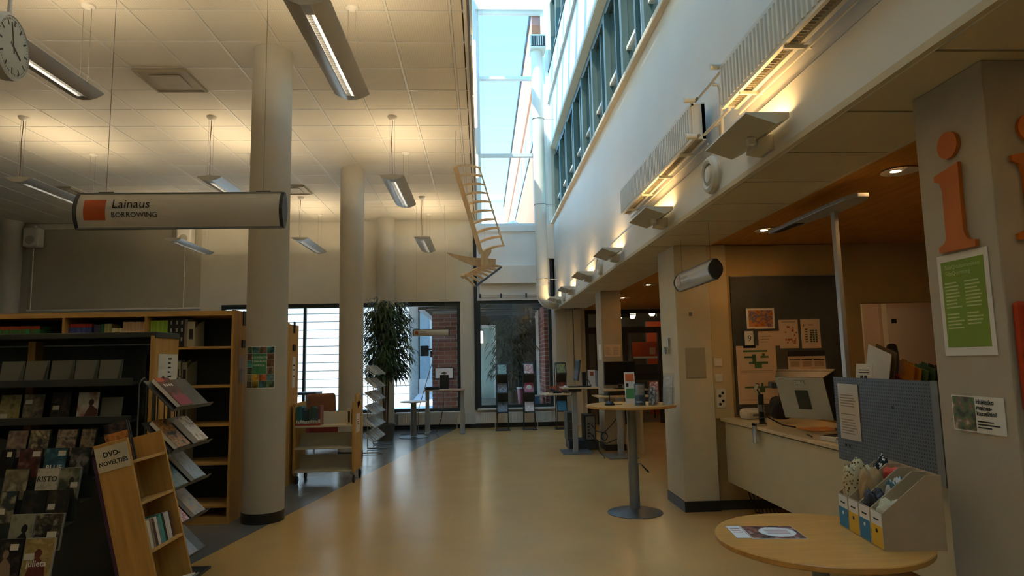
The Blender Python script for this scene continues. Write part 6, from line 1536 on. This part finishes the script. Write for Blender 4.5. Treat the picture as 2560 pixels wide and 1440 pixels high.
# exterior ground
def snowfield():
    bm = bmesh.new(); bmesh.ops.create_grid(bm, x_segments=60, y_segments=50, size=.5)
    for v in bm.verts:
        x, y = v.co.x*30-15.32, v.co.y*26+28.5; 
        h = .12*math.sin(x*.9+y*.4)+.08*math.sin(x*2.1-y*1.3)
        h += .55*math.exp(-((x+4.5)**2/6+(y-18.6)**2/1.2))+.35*math.exp(-((x+1.8)**2/1.2+(y-17.2)**2/.6))
        v.co = Vector((x, y, .25+h*.6-.0))
    me = bpy.data.meshes.new('snow_ground'); bm.to_mesh(me); bm.free(); me.materials.append(M_snow); me.polygons.foreach_set('use_smooth', [True]*len(me.polygons))
    o = bpy.data.objects.new('ground_snow', me); COL.objects.link(o); o['kind'] = 'structure'
snowfield()
struct('ground_passage', B().box(-.315, 1.62, 15.3, 23.9, -.05, .42), mat('dark_paving', '4a4a4a', .35, var=.15))  # dark grey paving with patchy tone and slight gloss
# siding building
sb = thing('siding_building', 'white house with horizontal siding boards outside the window', 'building', (-6, 21, 0), world=True)
B().box(-14, -2.35, 21.03, 26, 0, 6.3).build('wall_core', mat('siding_gap_shade', '8f8f8c', .8), sb)  # core greyed to stand in for shade between the boards
for i in range(23): B().box(-14, -2.35, 21.0, 21.03, .25+.262*i+.016, .25+.262*(i+1)-.012).build('siding_board', M_siding, sb)
B().box(-14.3, -2.36, 20.7, 26.3, 6.3, 6.5).build('roof', M_snow, sb)
gb = thing('glass_pavilion', 'pale blue glazed pavilion beside the white house', 'building', (0, 24, 0), world=True)
B().box(-2.3, 3, 24, 27, .9, 3.4).build('glazing', mat('pale_glazing', 'a9c4d0', .2, var=.04), gb); B().box(-2.32, 3.1, 23.9, 27, 3.4, 3.6).build('fascia', mat('fascia_grey', '9a9a98', .5), gb); B().box(-2.32, 3.1, 23.9, 27, 0, .9).build('base_wall', M_siding, gb)
for x in (-1.9, -.7): B().box(x-.03, x+.03, 23.94, 24.0, .9, 3.4).build('mullion', M_frw, gb)
# brick pier with real bricks
M_brk = [mat('brick_red_%d' % i, c, .85, var=.15, scale=30, bump=.2) for i, c in enumerate(('9a5248', 'a65c50', '8c4a42', 'ae6658'))]
def bricks(name, label, axis, a0, a1, fixed, depth, z0, z1, core_m):
    t = thing(name, label, 'brick wall', ((a0+a1)/2, fixed, z0) if axis == 0 else (fixed, (a0+a1)/2, z0), world=True)
    if axis == 0: B().box(a0+.006, a1-.006, fixed+.01, fixed+depth, z0, z1).build('mortar_core', core_m, t)
    else: B().box(fixed+.01, fixed+depth, a0+.006, a1-.006, z0, z1).build('mortar_core', core_m, t)
    me = {}; r = 0; z = z0
    while z+.088 < z1:
        a = a0-(.15 if r % 2 else 0); 
        while a < a1-.02:
            p, q = max(a, a0), min(a+.285, a1)
            if q-p > .04:
                k = (round(q-p, 3), random.randrange(4))
                if k not in me:
                    w_ = q-p; b = B()
                    b.box(0, w_, 0, .09, 0, .085) if axis == 0 else b.box(0, .09, 0, w_, 0, .085)
                    me[k] = b.mesh('brick', M_brk[k[1]])
                o = bpy.data.objects.new('brick', me[k]); COL.objects.link(o); o.parent = t; j = random.uniform(-.002, .002)
                o.location = (Vector((p, fixed+j, z)) if axis == 0 else Vector((fixed+j, p, z)))-ORG[t]
            a += .30
        z += .10; r += 1
    return t
M_mort = mat('mortar', 'cfc4ba', .9)
bricks('brick_pier', 'red brick pier outside the window behind the high desk', 0, -1.20, -.32, 15.62, .5, .28, 2.72, M_mort)
bricks('brick_wall', 'red brick wall running away outside the dark window', 1, 15.35, 16.9, 1.49, .12, .42, 2.98, M_mort)
fl_ = thing('floodlight', 'black outdoor lamp box on the side of the brick pier', 'lamp', (-1.35, 15.7, 1.66)); B().box(-.14, .06, -.06, .06, 0, .25).build('box', M_black, fl_, bevel=.01); B().box(.06, .15, -.03, .03, .14, .18).build('arm', M_black, fl_); B().box(.10, .15, -.05, .05, -.03, .12).build('socket', M_black, fl_)
cp = struct('roof_canopy', B().box(-1.35, 1.62, 15.3, 19.6, 3.0, 4.3), mat('canopy_grey', '5d6468', .6, var=.05))
for y in (15.7, 16.5, 17.3, 18.1):
    q = B().box(-1.45, 1.485, y, y+.1, 2.8, 3.0).build('beam', mat('canopy_steel', '4a5054', .5), cp, loc=(0, 0, 0)); q.location = -cp.location
q = B().box(-1.5, -1.35, 15.3, 19.6, 2.75, 3.05).build('gutter', MATS['canopy_steel'], cp, loc=(0, 0, 0)); q.location = -cp.location
struct('wall_passage', B().box(-1.35, 1.62, 19.4, 19.6, 0, 3.0), mat('passage_dark', '23292a', .6, var=.08))
gd = thing('passage_door', 'glass door at the back of the covered passage', 'door', (.05, 19.3, .42), world=True); B().box(-.45, -.38, 19.28, 19.39, .42, 2.5).build('jamb', M_frw, gd); B().box(.35, .42, 19.28, 19.39, .42, 2.5).build('jamb', M_frw, gd); B().box(-.45, .42, 19.28, 19.39, 2.5, 2.58).build('head', M_frw, gd); B().box(-.38, .35, 19.34, 19.35, .42, 2.5).build('pane', mat('pale_pane', '9db4ae', .2), gd)
wl = thing('passage_lamp', 'small lit wall lamp in the covered passage', 'lamp', (-.02, 17.47, 2.0)); B().box(-.05, .05, -.05, .05, 0, .32).build('glow_box', emis('passage_glow', 'ffd9a0', 2.2), wl); B().box(-.06, .06, -.06, .06, .32, .36).build('cap', M_black, wl); B().tube([(0, 0, .36), (0, 0, 1.0)], .01, 6).build('rod', M_black, wl)
ficus('reflection_plant', 'dark bushy plant put behind the dark window for the one reflected in it', (.75, 17.1, .42), 9, .6, 2.25, .62, 1500, True)  # dark-leaved plant built in place of a reflection in the window
rb = thing('red_bin', 'red tub standing behind the dark window', 'tub', (1.05, 16.2, .42)); B().lathe([(.16, 0), (.2, .4), (.19, .42)], 20).build('body', mat('tub_red', '9a2a30', .5), rb, smooth=True); B().lathe([(.205, .40), (.205, .43)], 20).build('rim', M_paper, rb)
bb2 = thing('blue_box', 'light blue box standing behind the dark window', 'box', (1.25, 15.75, .42)); B().box(-.12, .12, -.1, .1, 0, .22).build('box', mat('box_blue', '5a8ab0', .5), bb2); B().box(-.13, .13, -.11, .11, .22, .25).build('lid', M_paper, bb2)
# snow mound on the canopy
bm = bmesh.new(); bmesh.ops.create_uvsphere(bm, u_segments=28, v_segments=14, radius=1)
for v in bm.verts: v.co = Vector((v.co.x*.56+.02*math.sin(5*v.co.y), v.co.y*.5, (.66*(1-(v.co.x**2+v.co.y**2)**2)*(1+.05*math.sin(7*v.co.x)) if v.co.z > 0 else 0)))
me = bpy.data.meshes.new('snow_mound'); bm.to_mesh(me); bm.free(); me.materials.append(M_snow); me.polygons.foreach_set('use_smooth', [True]*len(me.polygons))
o = bpy.data.objects.new('snow_mound', me); COL.objects.link(o); o.location = (.74, 15.95, 4.31); tag(o, 'shaded heap of snow on the canopy outside the high window', 'snow heap')
# wing of the building running away outside the high window
wg = thing('building_wing', 'long orange and white building wing seen through the high window', 'building', (2.0, 26, 4.3), world=True)
M_ow = mat('facade_orange', 'd8855a', .7, var=.05); M_ww = mat('facade_white', 'e2e0dc', .6, var=.03)
B().box(1.40, 3.4, 20.1, 36, 4.31, 7.1).build('lower_wall', M_ow, wg); B().box(1.44, 3.4, 15.6, 36, 7.1, 8.5).build('window_band_wall', M_ww, wg); B().box(1.38, 3.4, 15.5, 36.2, 8.5, 10.3).build('upper_wall', M_ow, wg)
B().box(1.40, 1.62, 15.7, 20.1, 4.31, 7.1).build('lower_wall', M_ow, wg)
B().box(1.33, 3.4, 15.4, 36.3, 10.3, 10.42).build('eave', M_dkgrey, wg); B().box(1.38, 1.44, 15.6, 36, 7.06, 7.14).build('ledge', M_dkgrey, wg)
for i in range(9):
    y = 16.4+2.1*i
    w_ = B().box(1.41, 1.445, y, y+.9, 7.45, 8.25).build('window', M_frw, wg); B().box(1.405, 1.412, y+.07, y+.83, 7.52, 8.18).build('pane', mat('pale_pane', '9db4ae', .2), w_)
wb = thing('far_building', 'distant white building with snowy roof beyond the high window', 'building', (-3, 44, 0), world=True)
B().box(-14, 2.6, 44, 52, 0, 12.6).build('wall', M_siding, wb); B().box(-14.4, 3.0, 43.6, 52.4, 12.6, 13.0).build('roof', M_snow, wb)
for i in range(6):
    for j in range(3): B().box(-13+2.5*i, -12+2.5*i, 43.96, 44.0, 2+3.4*j, 3.6+3.4*j).build('window', MATS['pale_pane'], wb)
